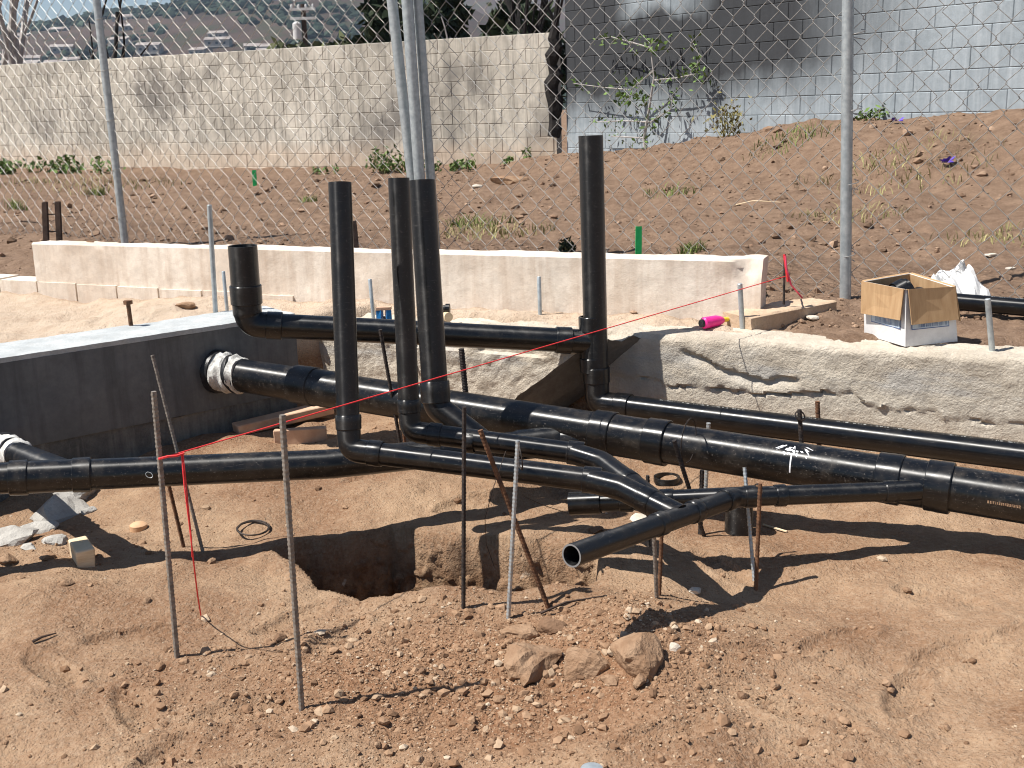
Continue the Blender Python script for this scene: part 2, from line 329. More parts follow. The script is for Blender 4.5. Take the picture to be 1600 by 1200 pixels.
# ---------------------------------------------------------------- mesh helpers
WLOC = {}
class MB:
    def __init__(s): s.v = []; s.f = []; s.uv = []; s.m = []; s.cur = 0
    def add(s, vs, fs, uvs=None):
        o = len(s.v); s.v += [tuple(q) for q in vs]
        for i, f in enumerate(fs):
            s.f.append(tuple(o + k for k in f)); s.m.append(s.cur)
            s.uv.append(uvs[i] if uvs else [(0, 0)] * len(f))
        return s
    def box(s, c, d, rot=0., jit=0.):
        c = Vector(c); ca, sa = math.cos(rot), math.sin(rot); vs = []
        for sx, sy, sz in ((-1, -1, -1), (1, -1, -1), (1, 1, -1), (-1, 1, -1), (-1, -1, 1), (1, -1, 1), (1, 1, 1), (-1, 1, 1)):
            x, y, z = sx * d[0] / 2 + rnd.uniform(-jit, jit), sy * d[1] / 2 + rnd.uniform(-jit, jit), sz * d[2] / 2 + rnd.uniform(-jit, jit)
            vs.append((c.x + x * ca - y * sa, c.y + x * sa + y * ca, c.z + z))
        return s.add(vs, [(0, 3, 2, 1), (4, 5, 6, 7), (0, 1, 5, 4), (1, 2, 6, 5), (2, 3, 7, 6), (3, 0, 4, 7)])
    def rings(s, P, T, rads, seg, cap0=True, cap1=True, up0=None, uo=0.):
        """sweep: centre points, tangents, radius per ring"""
        n_ = None; rows = []; L = uo; lens = []
        for i, (p, t) in enumerate(zip(P, T)):
            t = Vector(t).normalized()
            if n_ is None:
                a = Vector(up0) if up0 else (Vector((0, 0, 1)) if abs(t.z) < .9 else Vector((0, 1, 0))); n_ = (a - t * a.dot(t)).normalized()
            else: n_ = (n_ - t * n_.dot(t)).normalized()
            b = t.cross(n_); r = rads[i]
            if i: L += (Vector(P[i]) - Vector(P[i - 1])).length
            lens.append(L)
            rows.append([Vector(p) + (n_ * math.cos(2 * math.pi * k / seg) + b * math.sin(2 * math.pi * k / seg)) * (r[k] if hasattr(r, '__len__') else r) for k in range(seg)])
        vs = [v for r in rows for v in r]; fs = []; uvs = []
        for i in range(len(rows) - 1):
            for k in range(seg):
                k2 = (k + 1) % seg
                fs.append((i * seg + k, i * seg + k2, (i + 1) * seg + k2, (i + 1) * seg + k))
                a0, a1 = k / seg, (k + 1) / seg
                uvs.append([(lens[i], a0), (lens[i], a1), (lens[i + 1], a1), (lens[i + 1], a0)])
        if cap0: fs.append(tuple(reversed(range(seg)))); uvs.append([(0, 0)] * seg)
        if cap1: o = (len(rows) - 1) * seg; fs.append(tuple(o + k for k in range(seg))); uvs.append([(0, 0)] * seg)
        return s.add(vs, fs, uvs)
    def tube(s, pts, r, seg=20, cap0=True, cap1=True, up0=None):
        pts = [Vector(p) for p in pts]; T = []
        for i in range(len(pts)):
            a = pts[max(i - 1, 0)]; b = pts[min(i + 1, len(pts) - 1)]; T.append((b - a).normalized())
        rs = r if hasattr(r, '__len__') else [r] * len(pts)
        return s.rings(pts, T, rs, seg, cap0, cap1, up0)
    def hollow(s, pts, r, wall, seg=24):
        s.tube(pts, r, seg, False, False)
        n0 = len(s.v); s.tube(list(reversed(pts)), r - wall, seg, False, False)
        for a, b in ((pts[0], pts[1]), (pts[-1], pts[-2])):
            d = (Vector(a) - Vector(b)).normalized(); s.lathe(a, d, [(0, r), (0, r - wall)], seg)
        return s
    def lathe(s, p, axis, prof, seg=24):
        t = Vector(axis).normalized(); P = [Vector(p) + t * q[0] for q in prof]
        return s.rings(P, [t] * len(prof), [max(q[1], 1e-5) for q in prof], seg, False, False)
    def build(s, name, mat, parent=None, smooth=False, origin=None, mats=None):
        me = bpy.data.meshes.new(name)
        V = np.array(s.v, float)
        if origin is None: origin = ((V[:, 0].min() + V[:, 0].max()) / 2, (V[:, 1].min() + V[:, 1].max()) / 2, V[:, 2].min())
        me.from_pydata([tuple(q) for q in V - np.array(origin)], [], s.f)
        uvl = me.uv_layers.new(name='UVMap'); uvl.data.foreach_set('uv', [c for f in s.uv for q in f for c in q])
        for q in (mats or [mat]): me.materials.append(M[q])
        if mats: me.polygons.foreach_set('material_index', s.m)
        if smooth: 
            me.polygons.foreach_set('use_smooth', [True] * len(me.polygons)); me.set_sharp_from_angle(angle=math.radians(42))
        me.update()
        return link(name, me, origin, parent)
def link(name, me, wloc, parent=None):
    o = bpy.data.objects.new(name, me); COL.objects.link(o); wl = Vector(wloc)
    if parent is not None: o.parent = parent; o.location = wl - WLOC[parent.name]
    else: o.location = wl
    WLOC[o.name] = wl; return o
def empty(name, loc): return link(name, None, loc)
def tag(o, label, cat, group=None, kind=None):
    if kind: o['kind'] = kind
    if label: o['label'] = label
    if cat: o['category'] = cat
    if group: o['group'] = group
    return o
def struct(o, label=None): o['kind'] = 'structure'; return o
def mesh_np(name, V, Q, mat, smooth=True, parent=None, origin=(0, 0, 0)):
    me = bpy.data.meshes.new(name); V = np.asarray(V, np.float32) - np.array(origin, np.float32); Q = np.asarray(Q, np.int32); k = Q.shape[1]
    me.vertices.add(len(V)); me.vertices.foreach_set('co', V.ravel()); me.loops.add(Q.size); me.loops.foreach_set('vertex_index', Q.ravel())
    me.polygons.add(len(Q)); me.polygons.foreach_set('loop_start', np.arange(0, Q.size, k, dtype=np.int32)); me.polygons.foreach_set('loop_total', np.full(len(Q), k, np.int32))
    me.update(calc_edges=True); me.materials.append(M[mat])
    me.polygons.foreach_set('use_smooth', [smooth] * len(Q))
    return link(name, me, origin, parent)
def grid_quads(nr, nc):
    i = np.arange(nr - 1)[:, None] * nc + np.arange(nc - 1)[None]; i = i.ravel()
    return np.stack([i, i + 1, i + nc + 1, i + nc], 1)
def fillet(pts, rad, n=8):
    pts = [Vector(p) for p in pts]; out = [pts[0]]
    for i in range(1, len(pts) - 1):
        a = (pts[i - 1] - pts[i]).normalized(); b = (pts[i + 1] - pts[i]).normalized(); ang = a.angle(b)
        d = min(rad / math.tan(ang / 2), .49 * (pts[i - 1] - pts[i]).length, .49 * (pts[i + 1] - pts[i]).length)
        A = pts[i] + a * d; B = pts[i] + b * d
        for k in range(n + 1):
            t = k / n; out.append((A * (1 - t) + pts[i] * t) * (1 - t) + (pts[i] * (1 - t) + B * t) * t)
    out.append(pts[-1]); return out

# ================================================================ SETTING: ground
def axis_steps(lo, hi, f):
    v = [lo]
    while v[-1] < hi: v.append(v[-1] + f(v[-1]))
    return v
xs = axis_steps(-2.6, 2.9, lambda x: .0125)
right = axis_steps(2.9, 2600, lambda x: .045 if x < 9 else (x - 8) * .09 + .05)[1:]
left = axis_steps(2.6, 2600, lambda x: .045 if x < 10 else (x - 9) * .09 + .05)[1:]
xs = np.array([-q for q in reversed(left)] + xs + right)
ys = np.array(axis_steps(-60, 1.4, lambda y: max(.12, -y * .25)) [:-1] + axis_steps(1.4, 2.25, lambda y: .05)[:-1] + axis_steps(2.25, 5.7, lambda y: .0125)[:-1]
              + axis_steps(5.7, 24, lambda y: .0055 * y)[:-1] + axis_steps(24, 2600, lambda y: .05 * y))
GX, GY = np.meshgrid(xs, ys)
GZ = gz(GX, GY)
V = np.stack([GX.ravel(), GY.ravel(), GZ.ravel()], 1)
struct(mesh_np('ground', V, grid_quads(len(ys), len(xs)), 'soil'))

# side walls of the dug hole, as a child of the ground
ns_, nr_ = 420, 46
HF = HOLE_F; HF2 = np.concatenate([HF, HF[:1]]); hl = np.concatenate([[0], np.cumsum(np.hypot(*np.diff(HF2, axis=0).T))]); hs = np.linspace(0, hl[-1], ns_)
hx_ = np.interp(hs, hl, HF2[:, 0]); hy_ = np.interp(hs, hl, HF2[:, 1]); tx = np.gradient(hx_); ty = np.gradient(hy_)
tx = np.convolve(np.pad(tx, 6, 'wrap'), np.ones(13) / 13, 'valid'); ty = np.convolve(np.pad(ty, 6, 'wrap'), np.ones(13) / 13, 'valid'); tl_ = np.hypot(tx, ty); nx_, ny_ = ty / tl_, -tx / tl_
if hole_sdf(hx_ + nx_ * .02, hy_ + ny_ * .02).mean() > hole_sdf(hx_ - nx_ * .02, hy_ - ny_ * .02).mean(): nx_, ny_ = -nx_, -ny_
rows_ = []
for r in range(nr_):
    q = max(r - 1, 0) / (nr_ - 2); dz = -.52 * q
    u = hs * 8; off = .006 + .030 * fbm(u, np.full(ns_, dz * 9), 161, 4, .55) * min(1, q * 6) + .010 * fbm(hs * 40, np.full(ns_, dz * 40), 171, 3, .6) * min(1, q * 9) + .06 * q
    off = off - .03 * np.exp(-((dz + .10 + .03 * fbm(hs * 5, hs * 0, 181, 2)) / .03) ** 2)
    if r == 0: off = np.full(ns_, -.03)
    X_, Y_ = hx_ + nx_ * off, hy_ + ny_ * off; z0 = gz(hx_ - nx_ * .03, hy_ - ny_ * .03)
    rows_.append(np.stack([X_, Y_, z0 - (.008 if r < 2 else .012) + dz], 1))
mesh_np('hole_wall', np.concatenate(rows_), grid_quads(nr_, ns_), 'soil', True, bpy.data.objects['ground'])
# ================================================================ distant hills, houses, trees
def ridge_mesh(name, pts, yr, yfoot, seed, mat):
    px = np.array([q[0] for q in pts], float); el = np.array([q[1] for q in pts], float)
    X = np.linspace((px[0] - 800) / 1750 * yr, (px[-1] - 800) / 1750 * yr, 260); Y = np.linspace(yfoot, yr * 1.5, 110)
    gx, gy = np.meshgrid(X, Y)
    rz = np.interp(gx / yr * 1750 + 800, px, el) / 1750 * yr
    t = np.where(gy < yr, sstep(0, 1, (gy - yfoot) / (yr - yfoot)) * .75 + .25 * (gy - yfoot) / (yr - yfoot), 1 - .8 * sstep(0, 1, (gy - yr) / (yr * .5)))
    zz = rz * t + t * (fbm(gx / 160, gy / 160, seed, 5) * 4 + fbm(gx / 25, gy / 25, seed + 9, 3) * 1.2) - 2.
    o = mesh_np(name, np.stack([gx.ravel(), gy.ravel(), zz.ravel()], 1), grid_quads(110, 260), mat)
    return struct(o), (lambda x, y: float(np.interp(x / yr * 1750 + 800, px, el) / 1750 * yr * ((lambda q: (3 * q * q - 2 * q ** 3) * .75 + .25 * q)(min(max((y - yfoot) / (yr - yfoot), 0), 1))) - 2))
_, hillz = ridge_mesh('hill', [(-900, 70), (-300, 90), (0, 96), (60, 118), (95, 132), (170, 143), (300, 160), (350, 168), (480, 190), (600, 215), (680, 200), (745, 152), (800, 120), (900, 60), (1100, 20)], 1100., 420., 51, 'hill_scrub')
ridge_mesh('far_hill', [(400, 60), (650, 120), (750, 160), (790, 178), (860, 195), (960, 215), (1200, 230), (1700, 200), (2300, 120)], 1700., 1000., 61, 'hill_scrub')

ICO_V = []; t_ = (1 + 5 ** .5) / 2
for a, b in ((-1, t_), (1, t_), (-1, -t_), (1, -t_)): ICO_V += [(a, b, 0), (0, a, b), (b, 0, a)]
ICO_V = np.array(ICO_V) / math.sqrt(1 + t_ * t_)
def hull_faces(Vv):
    fs = []
    for i in range(12):
        for j in range(12):
            for k in range(12):
                if i < j and i < k and j != k:
                    nn = np.cross(Vv[j] - Vv[i], Vv[k] - Vv[i]); d = (Vv - Vv[i]) @ nn
                    if (d < 1e-6).all() and np.linalg.norm(nn) > 1e-6: fs.append((i, j, k))
    return np.array(fs)
ICO_F = hull_faces(ICO_V)
def scatter(name, pos, size, mat, flat=.7, seed=1, jag=.3, smooth=False):
    r = np.random.RandomState(seed); N = len(pos)
    q = r.normal(size=(N, 4)); q /= np.linalg.norm(q, axis=1)[:, None]; w, x, y, z = q.T
    Rm = np.stack([1 - 2 * (y * y + z * z), 2 * (x * y - z * w), 2 * (x * z + y * w), 2 * (x * y + z * w), 1 - 2 * (x * x + z * z), 2 * (y * z - x * w), 2 * (x * z - y * w), 2 * (y * z + x * w), 1 - 2 * (x * x + y * y)], 1).reshape(N, 3, 3)
    base = ICO_V[None] * (1 + r.uniform(-jag, jag, (N, 12, 1))) * r.uniform(.65, 1.25, (N, 1, 3))
    Vv = np.einsum('nij,nkj->nki', Rm, base); Vv[:, :, 2] *= flat
    Vv = Vv * size[:, None, None] + pos[:, None, :]
    F = (ICO_F[None] + 12 * np.arange(N)[:, None, None]).reshape(-1, 3)
    return mesh_np(name, Vv.reshape(-1, 3), F, mat, smooth)
# woods on the hillside (one mass)
N = 7000; wx = R_.uniform(-640, 60, N); wy = 430 + 500 * R_.rand(N) ** 1.2
keep = (fbm(wx / 90, wy / 90, 71, 3) + .45 - (wy - 430) / 600 > -.25); wx, wy = wx[keep], wy[keep]
wz = np.array([hillz(a, b) for a, b in zip(wx, wy)]); sz = R_.uniform(1.8, 4.6, len(wx))
tag(scatter('hillside_woods', np.stack([wx, wy, wz + sz * .35], 1), sz, 'far_tree', .8, 3), 'dark green woods covering the lower slope of the far hill', 'woods', kind='stuff')
# ridge line trees
N = 260; rx = R_.uniform(-620, -330, N); ry = R_.uniform(1030, 1110, N); rz_ = np.array([hillz(a, b) for a, b in zip(rx, ry)])
sz = R_.uniform(2.5, 6, N)
tag(scatter('ridge_woods', np.stack([rx, ry, rz_ + sz * .4], 1), sz, 'far_tree', 1., 4), 'dark line of trees along the crest of the far hill', 'woods', kind='stuff')
# houses: wall, roof, windows
def house(x, y, w, d, h, rot, label):
    z = hillz(x, y) - .5; e = empty('hillside_house', (x, y, z))
    m = MB(); m.box((x, y, z + h / 2), (w, d, h), rot); wall = m.build('wall', 'house_wall', e)
    m = MB(); ca, sa = math.cos(rot), math.sin(rot); f = lambda a, b, c: (x + a * ca - b * sa, y + a * sa + b * ca, z + c)
    W2, D2 = w / 2 + .5, d / 2 + .5
    m.add([f(-W2, -D2, h), f(W2, -D2, h), f(W2, D2, h), f(-W2, D2, h), f(-W2, 0, h + 1.8), f(W2, 0, h + 1.8)], [(0, 1, 5, 4), (2, 3, 4, 5), (0, 4, 3), (1, 2, 5), (3, 2, 1, 0)]); m.build('roof', 'house_roof', e)
    for k in range(3):
        m = MB(); c = f((k - 1) * w * .3, -d / 2 - .03, h * .55); m.box(c, (1.6, .1, 1.4), rot); m.build('window', 'house_glass', e)
    tag(e, label, 'house', 'houses on the far hillside')
for i in range(26):
    y = rnd.uniform(560, 860); x = ((rnd.uniform(20, 470) - 800) / 1750) * y * 1.0
    house(x, y, rnd.uniform(8, 17), rnd.uniform(7, 10), rnd.uniform(2.8, 5), rnd.uniform(-.35, .35), 'small pale house among trees on the far hillside beyond the fence')

# ---------------------------------------------------------------- trees
def branch(mb, p, d, L, r, lev, spread, rr, tips=None, seg=6, taper=.6, curve=.25):
    pts = [Vector(p)]; dd = Vector(d).normalized(); k = 4
    for i in range(k):
        dd = (dd + Vector((rr.uniform(-1, 1), rr.uniform(-1, 1), rr.uniform(-.5, .8))) * curve * .35).normalized(); pts.append(pts[-1] + dd * L / k)
    mb.tube(pts, [r * (1 - (1 - taper) * i / k) for i in range(k + 1)], seg)
    if lev == 0:
        if tips is not None: tips.append(pts[-1])
        return
    for j in range(rr.randint(2, 3) if lev > 1 else rr.randint(2, 4)):
        q = pts[rr.randint(2, k)]; nd = (dd + Vector((rr.uniform(-1, 1), rr.uniform(-1, 1), rr.uniform(-.3, .7))) * spread).normalized()
        branch(mb, q, nd, L * rr.uniform(.55, .8), r * taper * .75, lev - 1, spread, rr, tips, max(seg - 1, 3), taper, curve)
def leaves(mb, centers, n, size, spread, rr):
    for c in centers:
        for _ in range(n):
            o = Vector((rr.gauss(0, 1), rr.gauss(0, 1), rr.gauss(0, 1))) * spread; p = Vector(c) + o
            a = Vector((rr.uniform(-1, 1), rr.uniform(-1, 1), rr.uniform(-1, 1))).normalized(); b = a.cross(Vector((rr.uniform(-1, 1), rr.uniform(-1, 1), rr.uniform(-1, 1)))).normalized()
            s_ = size * rr.uniform(.6, 1.4)
            mb.add([p - a * s_, p + b * s_ * .42 - a * s_ * .1, p + a * s_, p - b * s_ * .42 - a * s_ * .1], [(0, 1, 2, 3)])
def bare_tree(base, h, r, lev, mat, label, seed, spread=.8, lean=(0, 0, 1), name='bare_tree'):
    rr = random.Random(seed); e = empty(name, base); t = MB(); b = Vector(base); d = Vector(lean).normalized()
    pts = [b + d * h * .5 * i / 5 + Vector((rr.uniform(-1, 1), rr.uniform(-1, 1), 0)) * r * .7 for i in range(6)]
    t.tube(pts, [r * (1 - .09 * i) for i in range(6)], 8); t.build('trunk', mat, e, True)
    c = MB()
    for j in range(4): branch(c, pts[rr.randint(2, 5)], d + Vector((rr.uniform(-1, 1), rr.uniform(-1, 1), .3)) * spread * .6, h * .4, r * .5, lev, spread, rr)
    c.build('crown', mat, e, True); tag(e, label, 'tree'); return e
def leafy_tree(base, h, w, label, seed, mat='leaf_dark', n=60, name='leafy_tree', leaf=.16, clumps=60, zlo=.35):
    rr = random.Random(seed); e = empty(name, base); t = MB(); b = Vector(base); tips = []
    t.tube([b + Vector((0, 0, h * .55 * i / 4)) + Vector((rr.uniform(-.1, .1), rr.uniform(-.1, .1), 0)) for i in range(5)], [h * .03 * (1 - .12 * i) for i in range(5)], 8)
    for j in range(5): branch(t, b + Vector((0, 0, h * rr.uniform(.3, .55))), (rr.uniform(-1, 1), rr.uniform(-1, 1), .8), h * .3, h * .014, 1, .8, rr)
    t.build('trunk', 'bark_grey', e, True); c = MB(); cs = []
    for _ in range(clumps):
        a = rr.uniform(0, 6.28); q = rr.uniform(0, 1) ** .5; zz = rr.uniform(zlo, 1); k = math.sin(math.pi * min(1, max(.05, (1 - zz) / (1 - zlo) * .8 + .15)))
        cs.append(b + Vector((math.cos(a) * q * w * k, math.sin(a) * q * w * k, zz * h)))
    leaves(c, cs, n, leaf, w * .16, rr); c.build('crown', mat, e); tag(e, label, 'tree'); return e
bare_tree((-10.05, 24.0, .6), 5.5, .15, 3, 'bark_grey', 'pale leafless tree with many thin branches at far left behind wall', 5, .8)
bare_tree((-10.95, 25.0, .6), 5.0, .13, 3, 'bark_grey', 'second pale leafless tree cut off by the left picture edge', 8, .8)
def burnt(px, ptop, lean, r, h, seed, lab, lev=1):
    x = (px - 800) / 1750 * 23.5; bare_tree((x, 23.2, .5), h, r, lev, 'charred', lab, seed, .7, (lean, 0, 1), 'burnt_tree')
burnt(232, 0, -.10, .10, 3.6, 12, 'tall charred tree trunk with short black twigs rising above wall', 1)
burnt(152, 0, -.28, .07, 1.9, 13, 'short charred stump leaning left behind the left fence post', 0)
burnt(104, 0, -.3, .05, 1.7, 14, 'short forked charred stump between bare trees and left fence post', 0)
burnt(122, 0, -.1, .04, 1.75, 15, 'thin upright charred stump just left of the left fence post', 0)
burnt(75, 0, -.15, .05, 1.65, 16, 'low charred stump in front of the pale bare trees', 0)
burnt(42, 0, -.2, .05, 1.6, 18, 'lowest charred stump at far left by the wall top', 0)
burnt(852, 0, .03, .16, 4.5, 17, 'thick double charred trunk beside the tall painted wall', 1)
burnt(835, 0, -.06, .10, 4.2, 27, 'slimmer charred trunk left of the thick double one', 1)
leafy_tree((-2.35, 26., .3), 4.0, .75, 'dark drooping evergreen tree beside the three grey poles', 21, 'leaf_dark', 60, leaf=.17, clumps=80, zlo=.3)
leafy_tree((-1.35, 28., .3), 4.0, .55, 'dark evergreen tree right of the drooping one', 22, 'leaf_dark', 60, leaf=.17, clumps=70, zlo=.3)
leafy_tree((-5.0, 38., .3), 3.3, 1.3, 'low rounded olive bush tree left of the three grey poles', 23, 'leaf_olive', 60, leaf=.2, clumps=40, zlo=.2)
leafy_tree((-8.3, 46., .3), 3.5, 1.5, 'green bushy tree in front of the utility pole', 24, 'leaf_olive', 70, leaf=.25, clumps=50, zlo=.2)
leafy_tree((.4, 24., .3), 3.2, .9, 'small dark bush between the charred trunks and evergreens', 26, 'leaf_dark', 60, leaf=.16, clumps=50, zlo=.3)
# utility pole
e = empty('utility_pole', (-10.1, 60., .0)); m = MB(); m.tube([(-10.1, 60, 0), (-10.1, 60, 7.0)], [.16, .12], 10); m.build('pole', 'wood_dark', e, True)
for zz in (6.75, 6.3):
    m = MB(); m.box((-10.1, 59.85, zz), (1.3, .12, .13)); m.build('crossarm', 'plaster_grey', e)
m = MB(); m.lathe((-10.45, 59.85, 5.3), (0, 0, 1), [(0, 0), (0, .22), (.75, .22), (.85, .1), (.85, 0)], 14); m.build('transformer', 'plaster_grey', e, True)
for k in range(4):
    m = MB(); m.lathe((-10.65 + k * .36, 59.85, 6.8), (0, 0, 1), [(0, 0), (0, .05), (.15, .06), (.2, .02), (.2, 0)], 8); m.build('insulator', 'plaster_grey', e, True)
tag(e, 'utility pole with crossarms and grey transformer beyond the boundary wall', 'utility pole')

# ================================================================ boundary walls
def block_mesh(name, w, h, d, mat, bev=.006):
    m = MB(); b = bev
    m.add([(0, 0, 0), (w, 0, 0), (w, 0, h), (0, 0, h), (b, -b, b), (w - b, -b, b), (w - b, -b, h - b), (b, -b, h - b), (0, d, 0), (w, d, 0), (w, d, h), (0, d, h)],
          [(4, 5, 6, 7), (0, 1, 5, 4), (1, 2, 6, 5), (2, 3, 7, 6), (3, 0, 4, 7), (0, 8, 9, 1), (1, 9, 10, 2), (2, 10, 11, 3), (3, 11, 8, 0)])
    me = bpy.data.meshes.new(name); me.from_pydata(m.v, [], m.f); me.materials.append(M[mat]); me.update(); return me
def block_wall(name, A, B, z0, z1, mat, label, course=.2, bl=.4, joint=.008, skip=None, proud=.012, thick=.18, limit=300):
    A = Vector((A[0], A[1], z0)); B = Vector((B[0], B[1], z0)); L = (B - A).length; ang = math.atan2(B.y - A.y, B.x - A.x)
    o = MB().add(*(lambda t0, t1: ([(0, t0, 0), (L, t0, 0), (L, t1, 0), (0, t1, 0), (0, t0, z1 - z0), (L, t0, z1 - z0), (L, t1, z1 - z0), (0, t1, z1 - z0)],
        [(0, 3, 2, 1), (4, 5, 6, 7), (0, 1, 5, 4), (1, 2, 6, 5), (2, 3, 7, 6), (3, 0, 4, 7)]))(0., thick)).build(name, mat, None, origin=(0, 0, 0))
    o.location = A; o.rotation_euler.z = ang; WLOC[o.name] = A
    full = block_mesh('block', bl - joint, course - joint, proud, mat); half = block_mesh('block', bl / 2 - joint, course - joint, proud, mat)
    rows = int(round((z1 - z0) / course)); cnt = 0
    for r in range(rows):
        off = (r % 2) * bl / 2; x = -off
        while x < L - .02:
            me = full; xo = x
            if x < 0: me = half; xo = 0
            elif x + bl > L + .01:
                if x + bl / 2 > L + .01: break
                me = half
            if not (skip and skip(xo, r)):
                b = bpy.data.objects.new('block', me); COL.objects.link(b); b.parent = o
                b.location = (xo + joint / 2, -proud - rnd.uniform(0, .004), r * course + joint / 2); cnt += 1
            x += bl
    tag(o, label, 'wall'); return o
# far wall, weathered plaster: courses run from the broken right end to the left
block_wall('boundary_wall', (-10.45, 21.515), (.72, 16.04), .55, 2.55, 'weathered_plaster', 'long weathered cream block boundary wall at the back left', .2, .4, .0022,
           skip=lambda x, r: x < .5, proud=.0012)
block_wall('painted_wall', (.86, 15.90), (5.35, 9.94), .6, 3.4, 'painted_block', 'tall grey painted block wall with black soot stain behind fence', .2, .4, .003, skip=lambda x, r: r < 1, proud=.0022)
m = MB(); rr = random.Random(3); pts = [(.70 + rr.uniform(-.05, .04), 15.93, 1.15 + k * .12) for k in range(13)]  # dark strip added so the gap between the walls reads black
m.tube(pts, [.06 + rr.uniform(0, .06) for _ in pts], 7); tag(m.build('gap_dark_strip', 'charred', None, False), 'dark strip added to blacken the gap between the two boundary walls', 'dark strip')

# ================================================================ low cream wall
CA = Vector((-3.037, 7.176, 0.800)); CB = Vector((1.226, 5.405, 0.800))
CA = Vector((CA.x, CA.y, 0)); CB = Vector((CB.x, CB.y, 0)); cd = (CB - CA).normalized(); cn = Vector((cd.y, -cd.x, 0))
def noise_box(name, A, d, nrm, L, prof, mat, parent=None, amp=.004, step=.03, fn=None, ends=True, endmat=None, seed=3, fine=.0):
    """wall swept along d: prof is a list of (offset along nrm (towards camera), z), open at the bottom"""
    prof2 = [prof[0]]
    for a, b in zip(prof, prof[1:]):
        k = max(1, int(math.hypot(b[0] - a[0], b[1] - a[1]) / step))
        for i in range(1, k + 1): prof2.append((a[0] + (b[0] - a[0]) * i / k, a[1] + (b[1] - a[1]) * i / k))
    ns = max(2, int(L / step)); s = np.linspace(0, L, ns)
    po = np.array([q[0] for q in prof2]); pz = np.array([q[1] for q in prof2])
    SS, OO = np.meshgrid(s, po, indexing='ij'); _, ZZ = np.meshgrid(s, pz, indexing='ij')
    cum = np.cumsum([0] + [math.hypot(po[i + 1] - po[i], pz[i + 1] - pz[i]) for i in range(len(po) - 1)]); _, UU = np.meshgrid(s, cum, indexing='ij')
    SS2 = SS.copy()
    if fn: SS2, OO, ZZ = fn(SS2, OO, ZZ, UU)
    nz = amp * fbm(SS2 * 3, UU * 3, seed, 5, .6) + fine * fbm(SS2 * 22, UU * 22, seed + 5, 3, .6)
    # push along profile normal: front faces along nrm, top along z
    gx = np.gradient(pz); gz_ = -np.gradient(po); ln = np.hypot(gx, gz_) + 1e-9
    OO = OO + nz * (gx / ln)[None]; ZZ = ZZ + nz * (gz_ / ln)[None]
    Pt = np.array(A)[None, None] + SS2[..., None] * np.array(d)[None, None] + OO[..., None] * np.array(nrm)[None, None] + ZZ[..., None] * np.array((0, 0, 1.))[None, None]
    Vv = Pt.reshape(-1, 3); Q = grid_quads(ns, len(po))
    o = mesh_np(name, Vv, Q[:, ::-1], mat, True, parent, origin=tuple(Vv.mean(0) * np.array((1, 1, 0)) + np.array((0, 0, Vv[:, 2].min()))))
    me = o.data; k = len(po)
    if ends:
        import bmesh
        bm = bmesh.new(); bm.from_mesh(me); bm.verts.ensure_lookup_table()
        f = bm.faces.new([bm.verts[i] for i in range(k)]); f2 = bm.faces.new([bm.verts[(ns - 1) * k + i] for i in reversed(range(k))])
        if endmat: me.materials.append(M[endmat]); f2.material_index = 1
        bmesh.ops.recalc_face_normals(bm, faces=bm.faces[:]); bm.to_mesh(me); bm.free()
    me.set_sharp_from_angle(angle=math.radians(38)); return o
cw = noise_box('low_wall', CA, cd, cn, (CB - CA).length, [(0, .28), (0, .60), (0, .793), (-.008, .80), (-.15, .80), (-.15, .25)], 'cream_render', amp=.006, fine=.002,
               fn=lambda s, o, z, u: (s, o - .035 * sstep(.30, .0, np.abs(s - (CB - CA).length + .02)) * sstep(.60, .80, z) * (1 + .8 * fbm(s * 9, z * 9, 5, 3)), z + .0))
tag(cw, 'long low cream rendered wall running behind the black pipes', 'wall')
# bottom course of separate blocks in front of it
for k in range(9):
    m = MB(); L = .318; a = CA + cd * (-.95 + k * .322) + cn * (.012 + rnd.uniform(0, .005))
    v = [a, a + cd * (L - .009), a + cd * (L - .009) - cn * .028, a - cn * .028]
    if k < 3: v = [q.copy() for q in v]; v[2] -= cn * .15; v[3] -= cn * .15
    zb, zh = .26, .567 - k * .004 + rnd.uniform(-.004, .003)
    vv = [(q.x, q.y, zb) for q in v] + [(q.x, q.y, zh) for q in v]
    m.add(vv, [(0, 3, 2, 1), (4, 5, 6, 7), (0, 1, 5, 4), (1, 2, 6, 5), (2, 3, 7, 6), (3, 0, 4, 7)]); m.build('block', 'cream_render', cw)

# ================================================================ stem walls of the foundation
RA = Vector((0.558, 5.261, 0.500)); RA.z = 0; rd = Vector((.887, -.461, 0)); rn = Vector((-.461, -.887, 0))
def crack_fn(s, o, z, u):
    # s measured from the left end; upper lip overhangs a wandering crack
    c1 = np.interp(s, [0, .15, .5, .75, .9, 1.03, 1.18, 1.25, 1.8, 4], [.29, .27, .255, .26, .255, .285, .285, .25, .22, .18]) + .010 * fbm(s * 12, s * 0, 77, 4, .65)
    front = (z < .485) & (o > -.02)
    lip = sstep(0, .010, z - c1) * (.008 + .005 * fbm(s * 6, z * 6, 79, 3)) * sstep(2.2, 1.2, s)
    o = o + np.where(front, lip, 0)
    c2 = np.interp(s, [.40, .50, .62, .80, .86, .95], [.43, .40, .345, .315, .33, .335]) + .006 * fbm(s * 30, s * 0, 78, 3)
    d2 = z - c2; m2 = sstep(.38, .42, s) * sstep(.97, .90, s)
    o = o - np.where(front, m2 * .020 * sstep(.012, .0, d2) * sstep(-.05, -.005, d2), 0)
    d1 = np.abs(z - c1); o = o - np.where(front, .020 * sstep(.010, 0, d1) * (.5 + .9 * fbm(s * 14, z * 0, 80, 2)), 0)
    top = z > .46; z = z - np.where(top, .006 * sstep(.1, .7, fbm(s * 4, o * 6, 81, 3)) + .004 * (fbm(s * 14, o * 14, 83, 3) > .35), 0)
    return s, o, z
